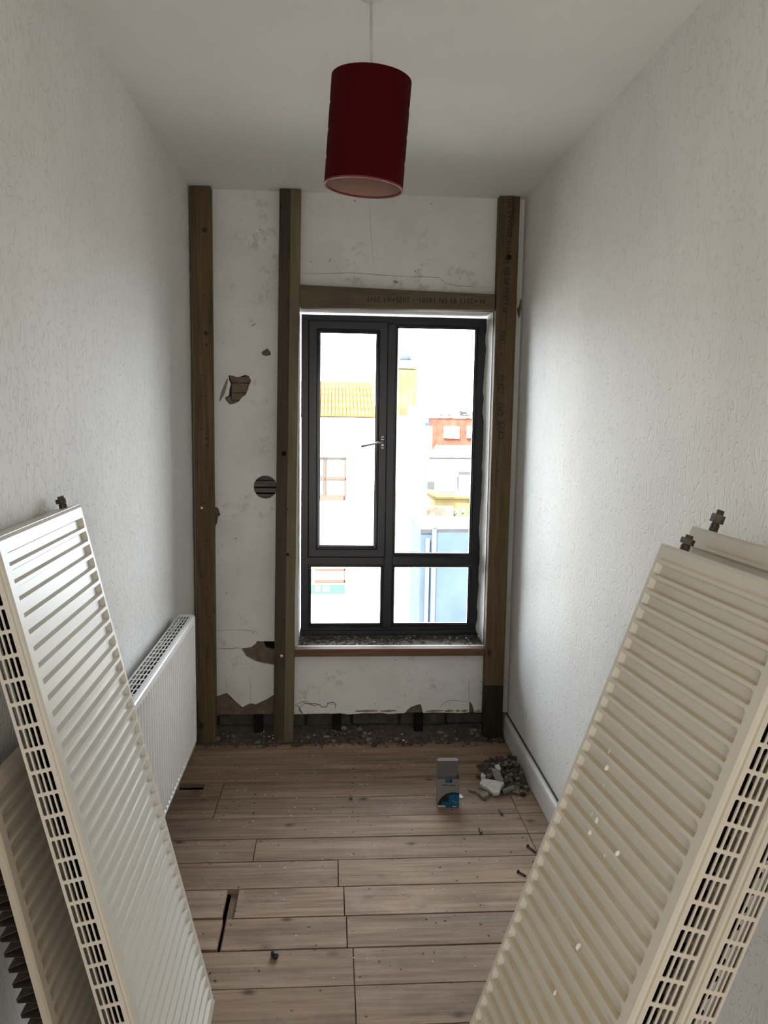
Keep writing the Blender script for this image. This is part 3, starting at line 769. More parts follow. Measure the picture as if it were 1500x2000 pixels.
def radiator(name, W, L, T, s, mat, matback, double=True, grille=True, pitch=.0325, tail_h=.03, fin_mat=None):
    """local: x near(grille)->far, z length, back plane y=0, front y=s*T"""
    root = empty(name)
    flute_panel('front_panel', W, L, s*T, s, pitch, mat, root, inner=M_FIN_SHADE if double else None)
    if double: flute_panel('rear_panel', W-.03, L, 0, -s, pitch, matback, root, inner=M_FIN_SHADE, hide_edge=True).location.x = .03
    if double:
        fins_mesh('convector_fins', s*(T-.0125), s*(T*.56), W, L, fin_mat or M_FIN_SHADE, root)
        fins_mesh('convector_fins', s*.0125, s*(T*.46), W, L, fin_mat or M_FIN_SHADE, root)
    else: fins_mesh('convector_fins', s*(T-.0125), 0, W, L, fin_mat or M_FIN, root, .031, .004)
    if grille: grille_mesh('top_grille', s*(T-.0075), s*.001, L, -.005, matback, root)
    if double:
        for z0, z1 in ((-.0015, 0), (L, L+.0015)):
            box('end_cover', .004, W-.004, min(s*.004, s*(T-.004)), max(s*.004, s*(T-.004)), z0, z1, matback, root)
    tail(root, W-.032, s*T*.5, L, tail_h)
    return root
def place(root, FT, l, wv, n, L, W, T, s):
    """set the pose from the front-far-top corner; l up the length, wv near->far, n front normal"""
    o = FT-l*L-wv*W-n*T
    M = Matrix((wv, s*n, l)).transposed().to_4x4(); M.translation = o
    root.matrix_world = M
def lean(th, t, ps, side):
    l = Vector((side*math.sin(th), 0, math.cos(th))); wv = Vector((0, 1, 0)); n = Vector((-side*math.cos(th), 0, math.sin(th)))
    l2 = l*math.cos(t)+wv*math.sin(t); w2 = wv*math.cos(t)-l*math.sin(t)
    R = Matrix.Rotation(ps, 3, 'Z')
    return R @ l2, R @ w2, R @ n
# left: double radiator leaning on the left wall
T = .060; r = radiator('panel_radiator', .493, 1.352, T, -1, M_RAD_LEFT, M_RAD_LEFT)
place(r, Vector((-.5935, 1.896, 1.356)), *lean(.2227, -.0137, .010, -1), 1.352, .493, T, -1)
tag(r, 'glossy off-white radiator stood on end against the left wall, fluted face lit', 'radiator', 'radiators stood on end against the walls')
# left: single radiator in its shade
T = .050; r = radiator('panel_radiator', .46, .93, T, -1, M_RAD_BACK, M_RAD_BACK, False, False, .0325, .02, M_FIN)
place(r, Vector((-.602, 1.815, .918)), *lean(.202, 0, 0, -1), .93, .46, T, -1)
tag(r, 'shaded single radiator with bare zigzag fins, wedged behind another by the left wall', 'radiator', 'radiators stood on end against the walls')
# right pair
T = .070; r = radiator('panel_radiator', .422, 1.369, T, 1, M_RAD_CREAM, M_RAD_CREAM2, tail_h=.034)
place(r, Vector((.6647, 1.5317, 1.3282)), *lean(.3407, -.0249, .13, 1), 1.369, .422, T, 1)
tag(r, 'cream radiator with chipped paint, front one of the right-hand pair', 'radiator', 'radiators stood on end against the walls')
_l, _w, _n = lean(.3407, -.0249, .13, 1); _FT = Vector((.6647, 1.5317, 1.3282)); inv = None
bpy.context.view_layer.update(); inv = r.matrix_world.inverted()
rc = random.Random(9)
for px, py, k in ((1190, 1468, 1.3), (1185, 1500, 1.3), (1179, 1534, 1.1), (1165, 1560, .9), (1171, 1566, 1.1), (1156, 1590, 1), (1165, 1602, 1.4), (1152, 1626, 1.3), (1181, 1670, 1.1), (1206, 1667, 1.3), (1130, 1848, 1.6), (1084, 1940, 1.3)):
    d = ray(px, py); t_ = (_FT-CAM).dot(_n)/d.dot(_n); p = CAM+d*t_
    q = inv @ p; bm = bmesh.new(); chunk(bm, (0, 0, 0), .0035*k, .0012, .0050*k, rc)
    c_ = bmobj('paint_chip', bm, M_WHITEBIT, r); c_.location = q
T = .060; r = radiator('panel_radiator', .475, 1.404, T, 1, M_RAD_CREAM, M_RAD_CREAM2, tail_h=.05)
place(r, Vector((.7576, 1.5967, 1.3544)), *lean(.3407, -.0249, .13, 1), 1.404, .475, T, 1)
tag(r, 'cream radiator mostly hidden, rear one of the right-hand pair beside the wall', 'radiator', 'radiators stood on end against the walls')
# mounted radiator on the left wall: length along y, grille up
T = .066; W, L = .532, 1.14
r = radiator('wall_radiator', W, L, T, -1, M_RAD_WHITE, M_RAD_WHITE, pitch=.0335)
# local x (grille -> foot) points down, local z along +y, front (-local y) faces +x
M = Matrix((Vector((0, 0, -1)), Vector((-1, 0, 0)), Vector((0, 1, 0)))).transposed().to_4x4(); M.translation = Vector((-.617, 2.03, .756))
r.matrix_world = M
for yy in (.2, .9):
    box('wall_bracket', .05, W-.05, .002, .024, yy-.02, yy+.02, M_RAD_WHITE, r)
tag(r, 'white radiator with top grille mounted low on the left wall', 'radiator')
p = PX(323, 1592, x=-.575)
tubeo('foot_valve', [Vector((W+.0-.002, -T*.5, .50)), Vector((W+.03, -T*.5, .50))], .010, M_PLUG, r, 10)

# ------------------------------------------------------------------ pendant lamp
lp = empty('pendant_lamp', (.080, 1.98, 2.245))
Ms = Matrix.Rotation(math.radians(3.8), 4, 'Y') @ Matrix.Rotation(math.radians(1.5), 4, 'X')
mr, ntr, br = nmat('red_shade_cloth')
cv = coords(ntr, (1, 1, 1)); fz = noise(ntr, coords(ntr, (60, 60, 900)), 1, 2)
ntr.links.new(ramp(ntr, fz, [(.3, (.060, .0002, .002)), (.7, (.080, .0003, .003))]), br.inputs['Base Color'])
br.inputs['Roughness'].default_value = .8; br.inputs['Specular IOR Level'].default_value = .15
tl = ntr.nodes.new('ShaderNodeBsdfTranslucent'); tl.inputs[0].default_value = (.10, .001, .006, 1)
ms = ntr.nodes.new('ShaderNodeMixShader'); ms.inputs[0].default_value = .25
ntr.links.new(br.outputs[0], ms.inputs[1]); ntr.links.new(tl.outputs[0], ms.inputs[2]); ntr.links.new(ms.outputs[0], ntr.nodes['Material Output'].inputs[0])
M_LINING = plain('shade_lining', (.34, .21, .17), .8, .05)
RS, HS = .0955, .246
prof = []
for i in range(41):
    z = -HS/2+HS*i/40
    g = sum(.0016*math.exp(-((z-zc_)/.004)**2) for zc_ in (-.0615, 0, .0615))
    prof.append((RS-g, z))
sh = lathe('lamp_shade', prof+[(RS-.0012, HS/2+.0004)]+[(RS-.0025, HS/2-.001)], mr, lp, 64, Ms)
lathe('shade_lining', [(RS-.0035, -HS/2+.001), (RS-.0035, HS/2-.001)], M_LINING, lp, 48, Ms)
lathe('shade_rim', [(RS+.0008, -HS/2-.0012), (RS+.0008, -HS/2+.003), (RS-.0042, -HS/2+.003), (RS-.0042, -HS/2-.0012), (RS+.0008, -HS/2-.0012)], plain('rim_tape', (.20, .03, .045), .7), lp, 64, Ms)
topc = Ms @ Vector((0, 0, HS/2))
bm = bmesh.new()
for k in range(3):
    a = k*2.094+.4
    tube(bm, [Ms @ Vector((.018*math.cos(a), .018*math.sin(a), HS/2-.025)), Ms @ Vector((.092*math.cos(a), .092*math.sin(a), HS/2-.004))], .0016, 6)
bmobj('shade_spider', bm, M_FLEX, lp)
lathe('lamp_holder', [(0, HS/2-.06), (.019, HS/2-.06), (.021, HS/2-.022), (.012, HS/2-.006), (.004, HS/2-.002), (0, HS/2)], M_FLEX, lp, 20, Ms)
tubeo('flex', [topc+Vector((0, 0, -.01)), topc+Vector((-.001, 0, .03)), topc+Vector((-.002, 0, .07)), Vector((topc.x-.0035, 0, ZC-2.245-.02))], .0034, M_FLEX, lp, 10)
lathe('ceiling_rose', [(0, ZC-2.245-.03), (.012, ZC-2.245-.03), (.038, ZC-2.245-.012), (.040, ZC-2.245-.0005), (0, ZC-2.245-.0005)], M_FLEX, lp, 24, Matrix.Translation((topc.x-.0035, 0, 0)))
tag(lp, 'dark red drum lampshade hanging tilted on a white flex from the ceiling', 'lamp')

# ------------------------------------------------------------------ screw carton on the floor
bo = empty('carton', (.481, 3.02, .001), math.radians(-2))
bw, bd, bh, t = .0445, .026, .122, .0007
boxes('carton_body', [(-bw, bw, -bd, -bd+t, 0, bh), (-bw, bw, bd-t, bd, 0, bh), (-bw, -bw+t, -bd+t, bd-t, 0, bh), (bw-t, bw, -bd+t, bd-t, 0, bh), (-bw+t, bw-t, -bd+t, bd-t, 0, t)], M_CARD, bo)
lid = hexo('lid_flap', [Vector(v) for v in ((-bw, bd-t, bh), (bw, bd-t, bh), (bw, bd, bh), (-bw, bd, bh), (-bw, bd+.004, bh+.052), (bw, bd+.004, bh+.052), (bw, bd+.005, bh+.052), (-bw, bd+.005, bh+.052))], M_CARD_IN, bo)
pts = [(-bw+.001, 0), (bw-.001, 0)]+[((bw-.001)-.012+.012*math.cos(a), .006+.010*math.sin(a)) for a in (0, .4, .8, 1.2, 1.57)]+[(-(bw-.001)+.012-.012*math.sin(a), .006+.010*math.cos(a)) for a in (0, .4, .8, 1.2, 1.57)]
vs = [(x_, bd+.004-z_*.5, bh+.052+z_*.9) for x_, z_ in pts]+[(x_, bd+.005-z_*.5, bh+.0525+z_*.9) for x_, z_ in pts]; n = len(pts)
mesh('tuck_flap', vs, [tuple(range(n)), tuple(range(n, 2*n))[::-1]]+[((i+1) % n, i, i+n, (i+1) % n+n) for i in range(n)], M_CARD_W, lid)
for sx in (-1, 1): hexo('dust_flap', [Vector(v) for v in ((sx*bw, -bd+.003, bh), (sx*bw, bd-.003, bh), (sx*(bw-t), bd-.003, bh), (sx*(bw-t), -bd+.003, bh), (sx*(bw-.006), -bd+.006, bh-.022), (sx*(bw-.006), bd-.006, bh-.022), (sx*(bw-.0067), bd-.006, bh-.022), (sx*(bw-.0067), -bd+.006, bh-.022))], M_CARD_IN, bo)
def prt(name, pts, mat, lift):
    y = -bd-lift; n = len(pts)
    V = [(p[0], y, p[1]) for p in pts]+[(p[0], -bd+.0001, p[1]) for p in pts]
    return mesh(name, V, [tuple(range(n)), tuple(range(n, 2*n))[::-1]]+[((i+1) % n, i, i+n, (i+1) % n+n) for i in range(n)], mat, bo)
def arc(cx, cz, rx, rz, a0, a1, n=14): return [(cx+rx*math.cos(a0+(a1-a0)*i/n), cz+rz*math.sin(a0+(a1-a0)*i/n)) for i in range(n+1)]
e = bw-.0006
prt('printed_arc', [(e, .001), (e, .062)]+[p for p in arc(.020, .004, .063, .062, 1.17, 3.0) if -e < p[0] < e]+[(-e, .012), (-e, .001)], M_BLACKP, .0003)
prt('printed_blue', [(e, .0015), (e, .056)]+[p for p in arc(.024, .004, .052, .053, 1.1, 2.9) if -e < p[0] < e]+[(-.028, .0015)], M_BLUE, .0006)
prt('printed_picture', [(-.030, .026), (.003, .026), (.003, .048), (-.026, .048)], M_BLACKP, .0009)
prt('printed_label', [(-e+.001, .003), (-.010, .003), (-.012, .010), (-e+.001, .011)], M_CARD_W, .0012)
prt('printed_mark', [(.018, .004), (.034, .004), (.034, .008), (.018, .008)], M_CARD_W, .0012)
prt('printed_star', [(.017, .027), (.020, .0295), (.023, .027), (.020, .0325)], M_CARD_W, .0012)
prt('printed_dot', [(.029, .022), (.033, .022), (.033, .026), (.029, .026)], plain('print_lightblue', (.2, .45, .6), .5), .0012)
prt('printed_logo', [(-.014, .106), (.004, .106), (.004, .1215), (-.014, .1215)], M_BLUE, .0006)
prt('printed_logo_black', [(.004, .107), (.014, .107), (.014, .1215), (.004, .1215)], M_BLACKP, .0006)
prt('printed_title', [(-.029, .0965), (-.003, .0945), (-.003, .0975), (-.029, .0990)], M_BLACKP, .0006)
prt('printed_title', [(.002, .0940), (.029, .0940), (.029, .0970), (.002, .0970)], M_BLACKP, .0006)
tag(bo, 'small grey and blue carton with its lid open standing on the floorboards', 'box')

# ------------------------------------------------------------------ rubble
rr = random.Random(21)
def fp(px, py): p = PX(px, py, z=0); return p.x, p.y
# apron of crumbs along the foot of the window wall
bm = bmesh.new(); bm2 = bmesh.new(); bm3 = bmesh.new()
for i in range(2600):
    x_ = rr.uniform(-.63, .84); d = abs(rr.gauss(0, .045)); y_ = 3.735-d-.01
    if y_ < 3.585: continue
    s = rr.choice((.002, .003, .004, .005, .006, .013))*rr.uniform(.7, 1.3)
    h = max(0, .045*(1-d/.085))*(.6+.4*math.sin(x_*9+1))
    chunk((bm if i % 6 else bm2), (x_, y_, s*.4+h*rr.uniform(.3, 1)), s*1.3, s, s*.8, rr)
for i in range(22):
    x_ = rr.uniform(-.6, .82); s = rr.uniform(.002, .006); d = abs(rr.gauss(0, .05))
    chunk(bm3, (x_, 3.70-d, s*.6+max(0, .04*(1-d/.085))), s*1.4, s, s*.6, rr)
hp_ = mesh('heap_core', [(-.64, 3.76, .05), (.86, 3.76, .045), (.86, 3.64, .001), (-.64, 3.64, .001), (-.64, 3.76, 0), (.86, 3.76, 0)], [(0, 1, 2, 3), (4, 3, 2, 5), (0, 4, 5, 1), (0, 3, 4), (1, 5, 2)], M_RUBBLE_D)
rs_root = empty('rubble_strip', (0, 0, 0))
hp_.parent = rs_root; hp_.name = 'dust_bank'
for b_, mt, nm in ((bm, M_RUBBLE_D, 'dark_crumbs'), (bm2, M_RUBBLE, 'grey_crumbs'), (bm3, M_CHUNK_W, 'white_crumbs')):
    tag(bmobj(nm, b_, mt, rs_root), kind='stuff')
tag(rs_root, 'strip of dark crumbled mortar along the foot of the window wall', 'rubble', kind='stuff')
def lump(name, px, py, s, mat, label, cat, group, h=None, seed=0, z=0):
    r_ = random.Random(seed); x_, y_ = fp(px, py)
    bm = bmesh.new(); chunk(bm, (0, 0, 0), s[0], s[1], s[2], r_, 2 if max(s) > .02 else 1)
    zmin = min(v.co.z for v in bm.verts)
    for v in bm.verts: v.co.z -= zmin
    o = bmobj(name, bm, mat); o.location = (x_, y_, z); return tag(o, label, cat, group)
for i, (px, py, s) in enumerate([(467, 1441, (.028, .014, .012)), (477, 1437, (.02, .013, .014)), (515, 1437, (.022, .015, .014)), (525, 1441, (.018, .012, .01)), (605, 1436, (.022, .016, .014)), (640, 1430, (.03, .02, .02))]):
    lump('mortar_lump', px, py, s, M_CHUNK_B, ['flat brown mortar lump at the wall foot between the two left studs, leftmost', 'brown mortar lump behind the leftmost flat one at the wall foot', 'brown mortar lump at the wall foot right of the white plaster chip', 'small brown mortar lump at the wall foot touching the two-tone stud', 'brown mortar lump at the wall foot just right of the two-tone stud', 'largest brown mortar lump, at the wall foot under the window\'s left pane'][i], 'rubble', 'mortar lumps under the window wall', seed=i)
lump('plaster_chip', 503, 1440, (.010, .007, .014), M_CHUNK_W, 'white plaster chip standing at the wall foot left of the two-tone stud', 'rubble', None, seed=31)

# the heap by the skirting
def in_heap(x_, y_):   # centre (.79,3.25)
    return 1-((x_-.79)/.13)**2-((y_-3.27)/.17)**2
bm = bmesh.new(); bm2 = bmesh.new()
cnt = 0
while cnt < 620:
    x_, y_ = rr.uniform(.64, .850), rr.uniform(3.08, 3.46)
    k = in_heap(x_, y_)+rr.uniform(-.15, .15)
    if k < 0: continue
    s = rr.choice((.003, .004, .006, .008, .011))*rr.uniform(.7, 1.3)
    x_ = min(x_, .850-s*1.4)
    chunk((bm if rr.random() < .7 else bm2), (x_, y_, s*.5+.035*max(0, k)*rr.uniform(.2, 1)), s*1.4, s, s*.75, rr); cnt += 1
hr = empty('rubble_heap', (.78, 3.25, 0))
for b_, mt, nm in ((bm, M_RUBBLE_D, 'dark_crumbs'), (bm2, M_RUBBLE, 'grey_crumbs')):
    o = bmobj(nm, b_, mt, hr); o.data.transform(Matrix.Translation((-.78, -3.25, 0))); tag(o, kind='stuff')
tag(hr, 'low heap of grey rubble crumbs against the right skirting board', 'rubble', kind='stuff')
def slab(name, pxs, z0, th, mat, label, cat, tilt=0, group=None, zs=None):
    """flat broken piece: outline from points on the floor plane raised to z0"""
    P = [PX(a, b, z=(zs[i] if zs else z0)) for i, (a, b) in enumerate(pxs)]
    c0 = sum(P, Vector())/len(P); c0.z = min(p.z for p in P)-th
    n = len(P); V = [p-c0 for p in P]+[p-c0+Vector((.001, .002, -th)) for p in P]
    o = mesh(name, V, [tuple(range(n)), tuple(range(n, 2*n))[::-1]]+[((i+1) % n, i, i+n, (i+1) % n+n) for i in range(n)], mat)
    o.location = c0; return tag(o, label, cat, group)
hz = lambda pts: [(900+x/9.375, 1460+y/9.375) for x, y in pts]
slab('plaster_slab', hz([(395, 562), (560, 590), (740, 605), (795, 640), (745, 690), (700, 815), (605, 840), (520, 770), (345, 655)]), .03, .014, M_CHUNK_W, 'large white plaster slab lying tilted at the front of the rubble heap', 'rubble', zs=[.036, .038, .04, .04, .036, .022, .018, .020, .026])
slab('mortar_slab', hz([(560, 370), (640, 395), (720, 450), (770, 560), (780, 600), (650, 580), (600, 500)]), .05, .012, M_CHUNK_B, 'brown flat mortar slab leaning behind the white plaster slab', 'rubble', zs=[.06, .062, .062, .055, .048, .045, .05])
slab('plaster_chip', hz([(620, 325), (700, 300), (735, 385), (690, 410), (640, 370)]), .06, .010, M_CHUNK_W, 'pale plaster chip on top of the rubble heap', 'rubble')
slab('plaster_chip', hz([(365, 540), (375, 475), (405, 465), (455, 510), (440, 550)]), .03, .012, M_CHUNK_W, 'small white plaster chip at the left edge of the rubble heap', 'rubble')
slab('mortar_slab', hz([(305, 820), (420, 790), (520, 815), (515, 870), (400, 905)]), .014, .013, M_CHUNK_B, 'tan mortar piece lying flat below the white plaster slab', 'rubble')
slab('mortar_slab', hz([(140, 770), (180, 740), (290, 760), (290, 800), (200, 790)]), .010, .009, M_CHUNK_B, 'thin crumbly mortar flake left of the rubble heap', 'rubble')
for i, (X_, Y_, s) in enumerate([(790, 500, (.022, .009, .009)), (860, 590, (.026, .010, .010)), (1010, 600, (.020, .018, .016)), (960, 480, (.016, .012, .012)), (900, 400, (.018, .012, .012)), (1040, 380, (.018, .012, .014)), (1000, 260, (.02, .012, .012)), (840, 640, (.016, .012, .012)), (800, 700, (.018, .014, .014)), (1090, 560, (.016, .014, .012)), (470, 420, (.022, .008, .008)), (560, 480, (.016, .012, .012)), (900, 230, (.014, .010, .012)), (1090, 460, (.016, .011, .012))]):
    lump('rubble_lump', 900+X_/9.375, 1460+Y_/9.375+3, s, M_RUBBLE if i % 2 else M_RUBBLE_D, 'grey mortar lump half buried in the rubble heap by the skirting', 'rubble', 'mortar lumps in the rubble heap', seed=50+i, z=.012)
a = PX(982, 1547, z=.012); b = PX(1012, 1539, z=.012); mid = (a+b)/2+Vector((0, 0, .006))
o = tubeo('conduit_offcut', [a, mid, b], .0105, M_PIPE, None, 10); tag(o, 'short curved grey conduit offcut beside the white plaster slab', 'conduit')
a = PX(1001, 1545, z=.008); b = PX(1020, 1550.5, z=.008); d = (b-a).normalized()
o = tubeo('coach_bolt', [a, a+d*.01, b], .0058, M_CHUNK_B, None, 8); tag(o, 'thick short bolt lying at the right foot of the rubble heap', 'bolt')
tubeo('bolt_head', [b-d*.004, b+d*.012], .0098, M_NAIL, o, 6, False)

# ------------------------------------------------------------------ small things on the floor
lump('pebble', 685, 1560, (.013, .011, .009), M_RUBBLE, 'grey pebble alone in the middle of the floorboards', 'stone', None, seed=3)
slab('paper_scrap', [(895.5, 1552), (900, 1551), (905.5, 1557), (901, 1559), (896, 1557)], .003, .002, M_WHITEBIT, 'white scrap lying on the floor beside the carton', 'scrap')
def plug(px, py, px2, py2, r, label, mat=M_PLUG):
    a = PX(px, py, z=r); b = PX(px2, py2, z=r)
    o = tubeo('wall_plug', [a, a.lerp(b, .3), a.lerp(b, .8), b], [r*.6, r, r, r*.5], mat, None, 8); return tag(o, label, 'wall plug', 'wall plugs dropped on the floor')
plug(975, 1580, 981, 1592, .005, 'dark wall plug on the floor, nearer the skirting')
plug(935.5, 1618, 941, 1629, .005, 'dark wall plug on the floor in front of the carton')
plug(531.5, 1860, 541, 1870, .009, 'stubby black plug on the floorboards near the front')
slab('paint_flake', [(530, 1859), (535, 1858), (536, 1861), (532, 1863)], .006, .005, M_WHITEBIT, 'white flake touching the stubby black plug', 'flake')
def nail(px, py, px2, py2, label):
    a = PX(px, py, z=.006); b = PX(px2, py2, z=.0035)
    o = tubeo('nail', [a, b], .0032, M_NAIL, None, 8); d = (b-a).normalized()
    tubeo('nail_head', [a-d*.002, a+d*.002], .0062, M_NAIL, o, 10, False)
    return tag(o, label, 'nail', 'nails by the right-hand radiators')
nail(1031, 1652, 1046, 1665, 'rusty nail on the floor by the right radiator, farther one')
nail(1012, 1702, 1027, 1711, 'rusty nail on the floor by the right radiator, nearer one')
rf = random.Random(77)
bm = bmesh.new()
for i in range(150):
    x_, y_ = rf.uniform(-.5, .8), 1.95+1.65*rf.random()**.7
    s = rf.uniform(.0012, .0028)
    chunk(bm, (x_, y_, s*.6), s*1.4, s, s*.6, rf)
o = bmobj('plaster_specks', bm, M_WHITEBIT); tag(o, 'tiny white plaster specks scattered over the floorboards', 'specks', kind='stuff')
bm = bmesh.new()
for i in range(110):
    x_, y_ = rf.uniform(-.5, .8), 1.9+1.7*rf.random()
    s = rf.uniform(.001, .0026)
    chunk(bm, (x_, y_, s*.5), s*2, s, s*.5, rf)
o = bmobj('dirt_specks', bm, M_NAIL); tag(o, 'tiny dark dirt specks scattered over the floorboards', 'specks', kind='stuff')
# a few nail heads sunk in the boards
bm = bmesh.new()
for yb in rows[1:13]:
    for jx in (-.31, .10, .50, .735):
        for dy in (.035, .12):
            if rf.random() < .4:
                xx, yy = jx+rf.uniform(-.012, .012), yb+dy
                bmesh.ops.create_cone(bm, cap_ends=True, segments=8, radius1=.0035, radius2=.0035, depth=.0016, matrix=Matrix.Translation((xx, yy, .0004)))
tag(bmobj('board_nails', bm, M_NAIL, fl), kind='stuff')

# ------------------------------------------------------------------ the street outside
def emat(name, c, var=.1, scale=4, rough=.9): return plain(name, c, rough, var, scale, 0, 0, .2)
E_WHITE = emat('white_render', (.80, .79, .76), .03)
E_TILE = emat('orange_pantile', (.24, .105, .022), .2, 1.2)
E_CHIM = emat('lichen_render', (.20, .135, .034), .4, 1.1)
E_CREAM = emat('cream_render', (.27, .23, .14), .1)
E_BRICKR = emat('far_red_brick', (.105, .034, .022), .4, 2.2)
E_SLATE = emat('grey_slate', (.04, .04, .042), .08)
E_YELL = emat('yellow_stone', (.14, .105, .042), .2, 1.5)
E_RUB = emat('rubble_stone', (.14, .115, .085), .4, 2.5)
E_BLUEW = emat('blue_grey_cladding', (.034, .049, .070), .12, 1.5)
E_BLUEL = emat('pale_blue_paint', (.055, .080, .115), .05)
E_FRAME = emat('white_frame', (.8, .8, .8), .02)
E_RED = emat('red_paint', (.12, .042, .032), .1)
E_GREEN = emat('green_sign', (.035, .095, .06), .1)
E_GLASS = plain('far_glass', (.03, .036, .04), .15, .3, 2)
E_CURT = emat('net_curtain', (.10, .095, .075), .25, 3)
E_LEAF = emat('far_leaves', (.06, .075, .07), .3, 3)
E_ROAD = emat('asphalt', (.20, .19, .175), .1)
GZ = -9.0
gr = box('street_ground', -60, 80, 4.5, 160, GZ-.5, GZ, E_ROAD); tag(gr, kind='structure')
def at(px, py, Y): return PX(px, py, y=Y)
# white terrace opposite
Y = 32.0
wt = empty('white_terrace', (0, Y, GZ))
def lb(name, px0, px1, py0, py1, Yf, dep, mat, parent, base, bev=0):
    a, b = at(px0, py0, Yf), at(px1, py1, Yf)
    x0, x1 = sorted((a.x, b.x)); z0, z1 = sorted((a.z, b.z)); o = Vector(base.location)
    return hexo(name, [v-o for v in hexv(x0, x1, Yf, Yf+dep, z0, z1)], mat, parent, bev)
R_ = at(829, 900, Y).x; EZ = at(720, 819, Y).z; LX = -14.0
wx0, wx1 = at(590, 935, Y).x, at(677, 935, Y).x; wz0, wz1 = at(660, 978, Y).z, at(660, 893, Y).z
o_ = Vector(wt.location)
def wb(name, x0, x1, y0, y1, z0, z1, mat, parent=wt): return hexo(name, [v-o_ for v in hexv(x0, x1, y0, y1, z0, z1)], mat, parent)
bm = bmesh.new()
for bb in ((LX, wx0, Y, Y+6, GZ, EZ), (wx1, R_, Y, Y+6, GZ, EZ), (wx0, wx1, Y, Y+6, wz1, EZ), (wx0, wx1, Y, Y+6, GZ, wz0), (wx0, wx1, Y+.5, Y+6, wz0, wz1)): addhex(bm, [v-o_ for v in hexv(*bb)])
bmobj('facade', bm, E_WHITE, wt)
wb('gutter', LX, R_+.1, Y-.16, Y+.02, EZ-.12, EZ+.05, E_FRAME)
wb('string_course', LX, at(688, 843, Y).x, Y-.03, Y+.02, at(650, 844.5, Y).z, at(650, 843, Y).z, E_FRAME)
wn = wb('sash_window', wx0, wx1, Y+.18, Y+.22, wz0, wz1, E_CURT)
mxz = (wz0+wz1)/2
for a, b, c_, d in ((wx0, (wx0+wx1)/2-.03, mxz+.05, wz1-.1), ((wx0+wx1)/2+.08, wx1-.08, mxz+.05, wz1-.1), (wx0, (wx0+wx1)/2-.03, wz0+.15, mxz-.05), ((wx0+wx1)/2+.08, wx1-.08, wz0+.15, mxz-.05)):
    wb('pane', a, b, Y+.14, Y+.17, c_, d, E_GLASS if a < (wx0+wx1)/2 else E_CURT, wn)
for nm, bb, mt in (('meeting_rail', (wx0, wx1, Y+.1, Y+.18, mxz-.035, mxz+.035), E_RED), ('glazing_bar', ((wx0+wx1)/2, (wx0+wx1)/2+.05, Y+.1, Y+.18, wz0, wz1), E_RED), ('jamb', (wx1-.07, wx1, Y+.1, Y+.18, wz0, wz1), E_RED), ('bottom_rail', (wx0, wx1-.12, Y-.02, Y+.18, wz0, wz0+.22), E_RED)):
    wb(nm, *bb, mt, wn)
wb('sill', wx0-.2, at(684, 990, Y).x, Y-.12, Y+.1, at(650, 991, Y).z, at(650, 987, Y).z, E_FRAME)
wb('downpipe', R_+.002, at(835.5, 900, Y).x, Y-.05, Y+.15, GZ, at(830, 818, Y).z, E_BLUEL)
# pantiled roof, one ridge of tiles per course
RX1 = at(735.5, 780, Y).x; RZ = at(680, 753, Y+3.2).z; sy = 3.2
ang = math.atan2(RZ-EZ, sy)
nr = 5; tp = at(700, 780, Y).x-at(692.7, 780, Y).x
roof = hexo('roof', [v-o_ for v in (Vector((LX, Y-.1, EZ)), Vector((RX1, Y-.1, EZ)), Vector((RX1, Y+6, EZ)), Vector((LX, Y+6, EZ)), Vector((LX, Y+sy-.05, RZ-.1)), Vector((RX1, Y+sy-.05, RZ-.1)), Vector((RX1, Y+sy+.05, RZ-.1)), Vector((LX, Y+sy+.05, RZ-.1)))], E_TILE, wt)
bm = bmesh.new(); ncol = int((RX1-LX)/tp)
sl_ = Vector((0, sy+.15, RZ-EZ)); nrm = Vector((0, -math.sin(ang), math.cos(ang)))
for rI in range(nr):
    for cI in range(ncol):
        xa = RX1-(cI+1)*tp; p0 = Vector((0, Y-.15, EZ+.05))+sl_*(rI/nr); p1 = Vector((0, Y-.15, EZ+.05))+sl_*((rI+1)/nr+.02)
        prf = [(0.0, .0), (.14, .075), (.5, .11), (.86, .075), (.97, .0)]
        lo = [bm.verts.new(p0+Vector((xa+tp*u, 0, 0))+nrm*(h+.055)-o_) for u, h in prf]; hi = [bm.verts.new(p1+Vector((xa+tp*u, 0, 0))+nrm*(h)-o_) for u, h in prf]
        for i in range(4): bm.faces.new((lo[i], lo[i+1], hi[i+1], hi[i]))
        bm.faces.new(lo[::-1])
tag(bmobj('pantiles', bm, E_TILE, roof), kind='stuff')
wb('ridge', LX, RX1, Y+sy-.16, Y+sy+.16, RZ-.05, RZ+.14, E_TILE, roof)
# parapet, chimney
wb('parapet', at(742, 800, Y+1).x, R_, Y+.4, Y+.9, EZ, at(800, 812, Y+.4).z, E_CREAM)
ch = wb('chimney', at(772, 740, Y+2).x, at(815, 740, Y+2).x, Y+2, Y+3, EZ, at(800, 722, Y+2).z, E_CHIM)
wb('chimney_cap', at(770, 740, Y+2).x, at(816.5, 740, Y+2).x, Y+1.95, Y+3.05, at(800, 720, Y+2).z, at(800, 704, Y+2).z, E_CREAM, ch)
pp = at(792, 702, Y+2.5)-o_
lathe('chimney_pot', [(0, .30), (.12, .26), (.20, .14), (.26, -.05), (0, -.05)], E_BLUEW, ch, 16, Matrix.Translation(pp))
wb('chimney_haunch', at(797, 800, Y+1.5).x, at(823, 800, Y+1.5).x, Y+1.5, Y+2.2, EZ, at(800, 793, Y+1.5).z, E_CREAM)
wb('pot_red', at(783, 800, Y+1.4).x, at(790, 800, Y+1.4).x, Y+1.4, Y+1.7, EZ, at(800, 802, Y+1.4).z, E_RED)
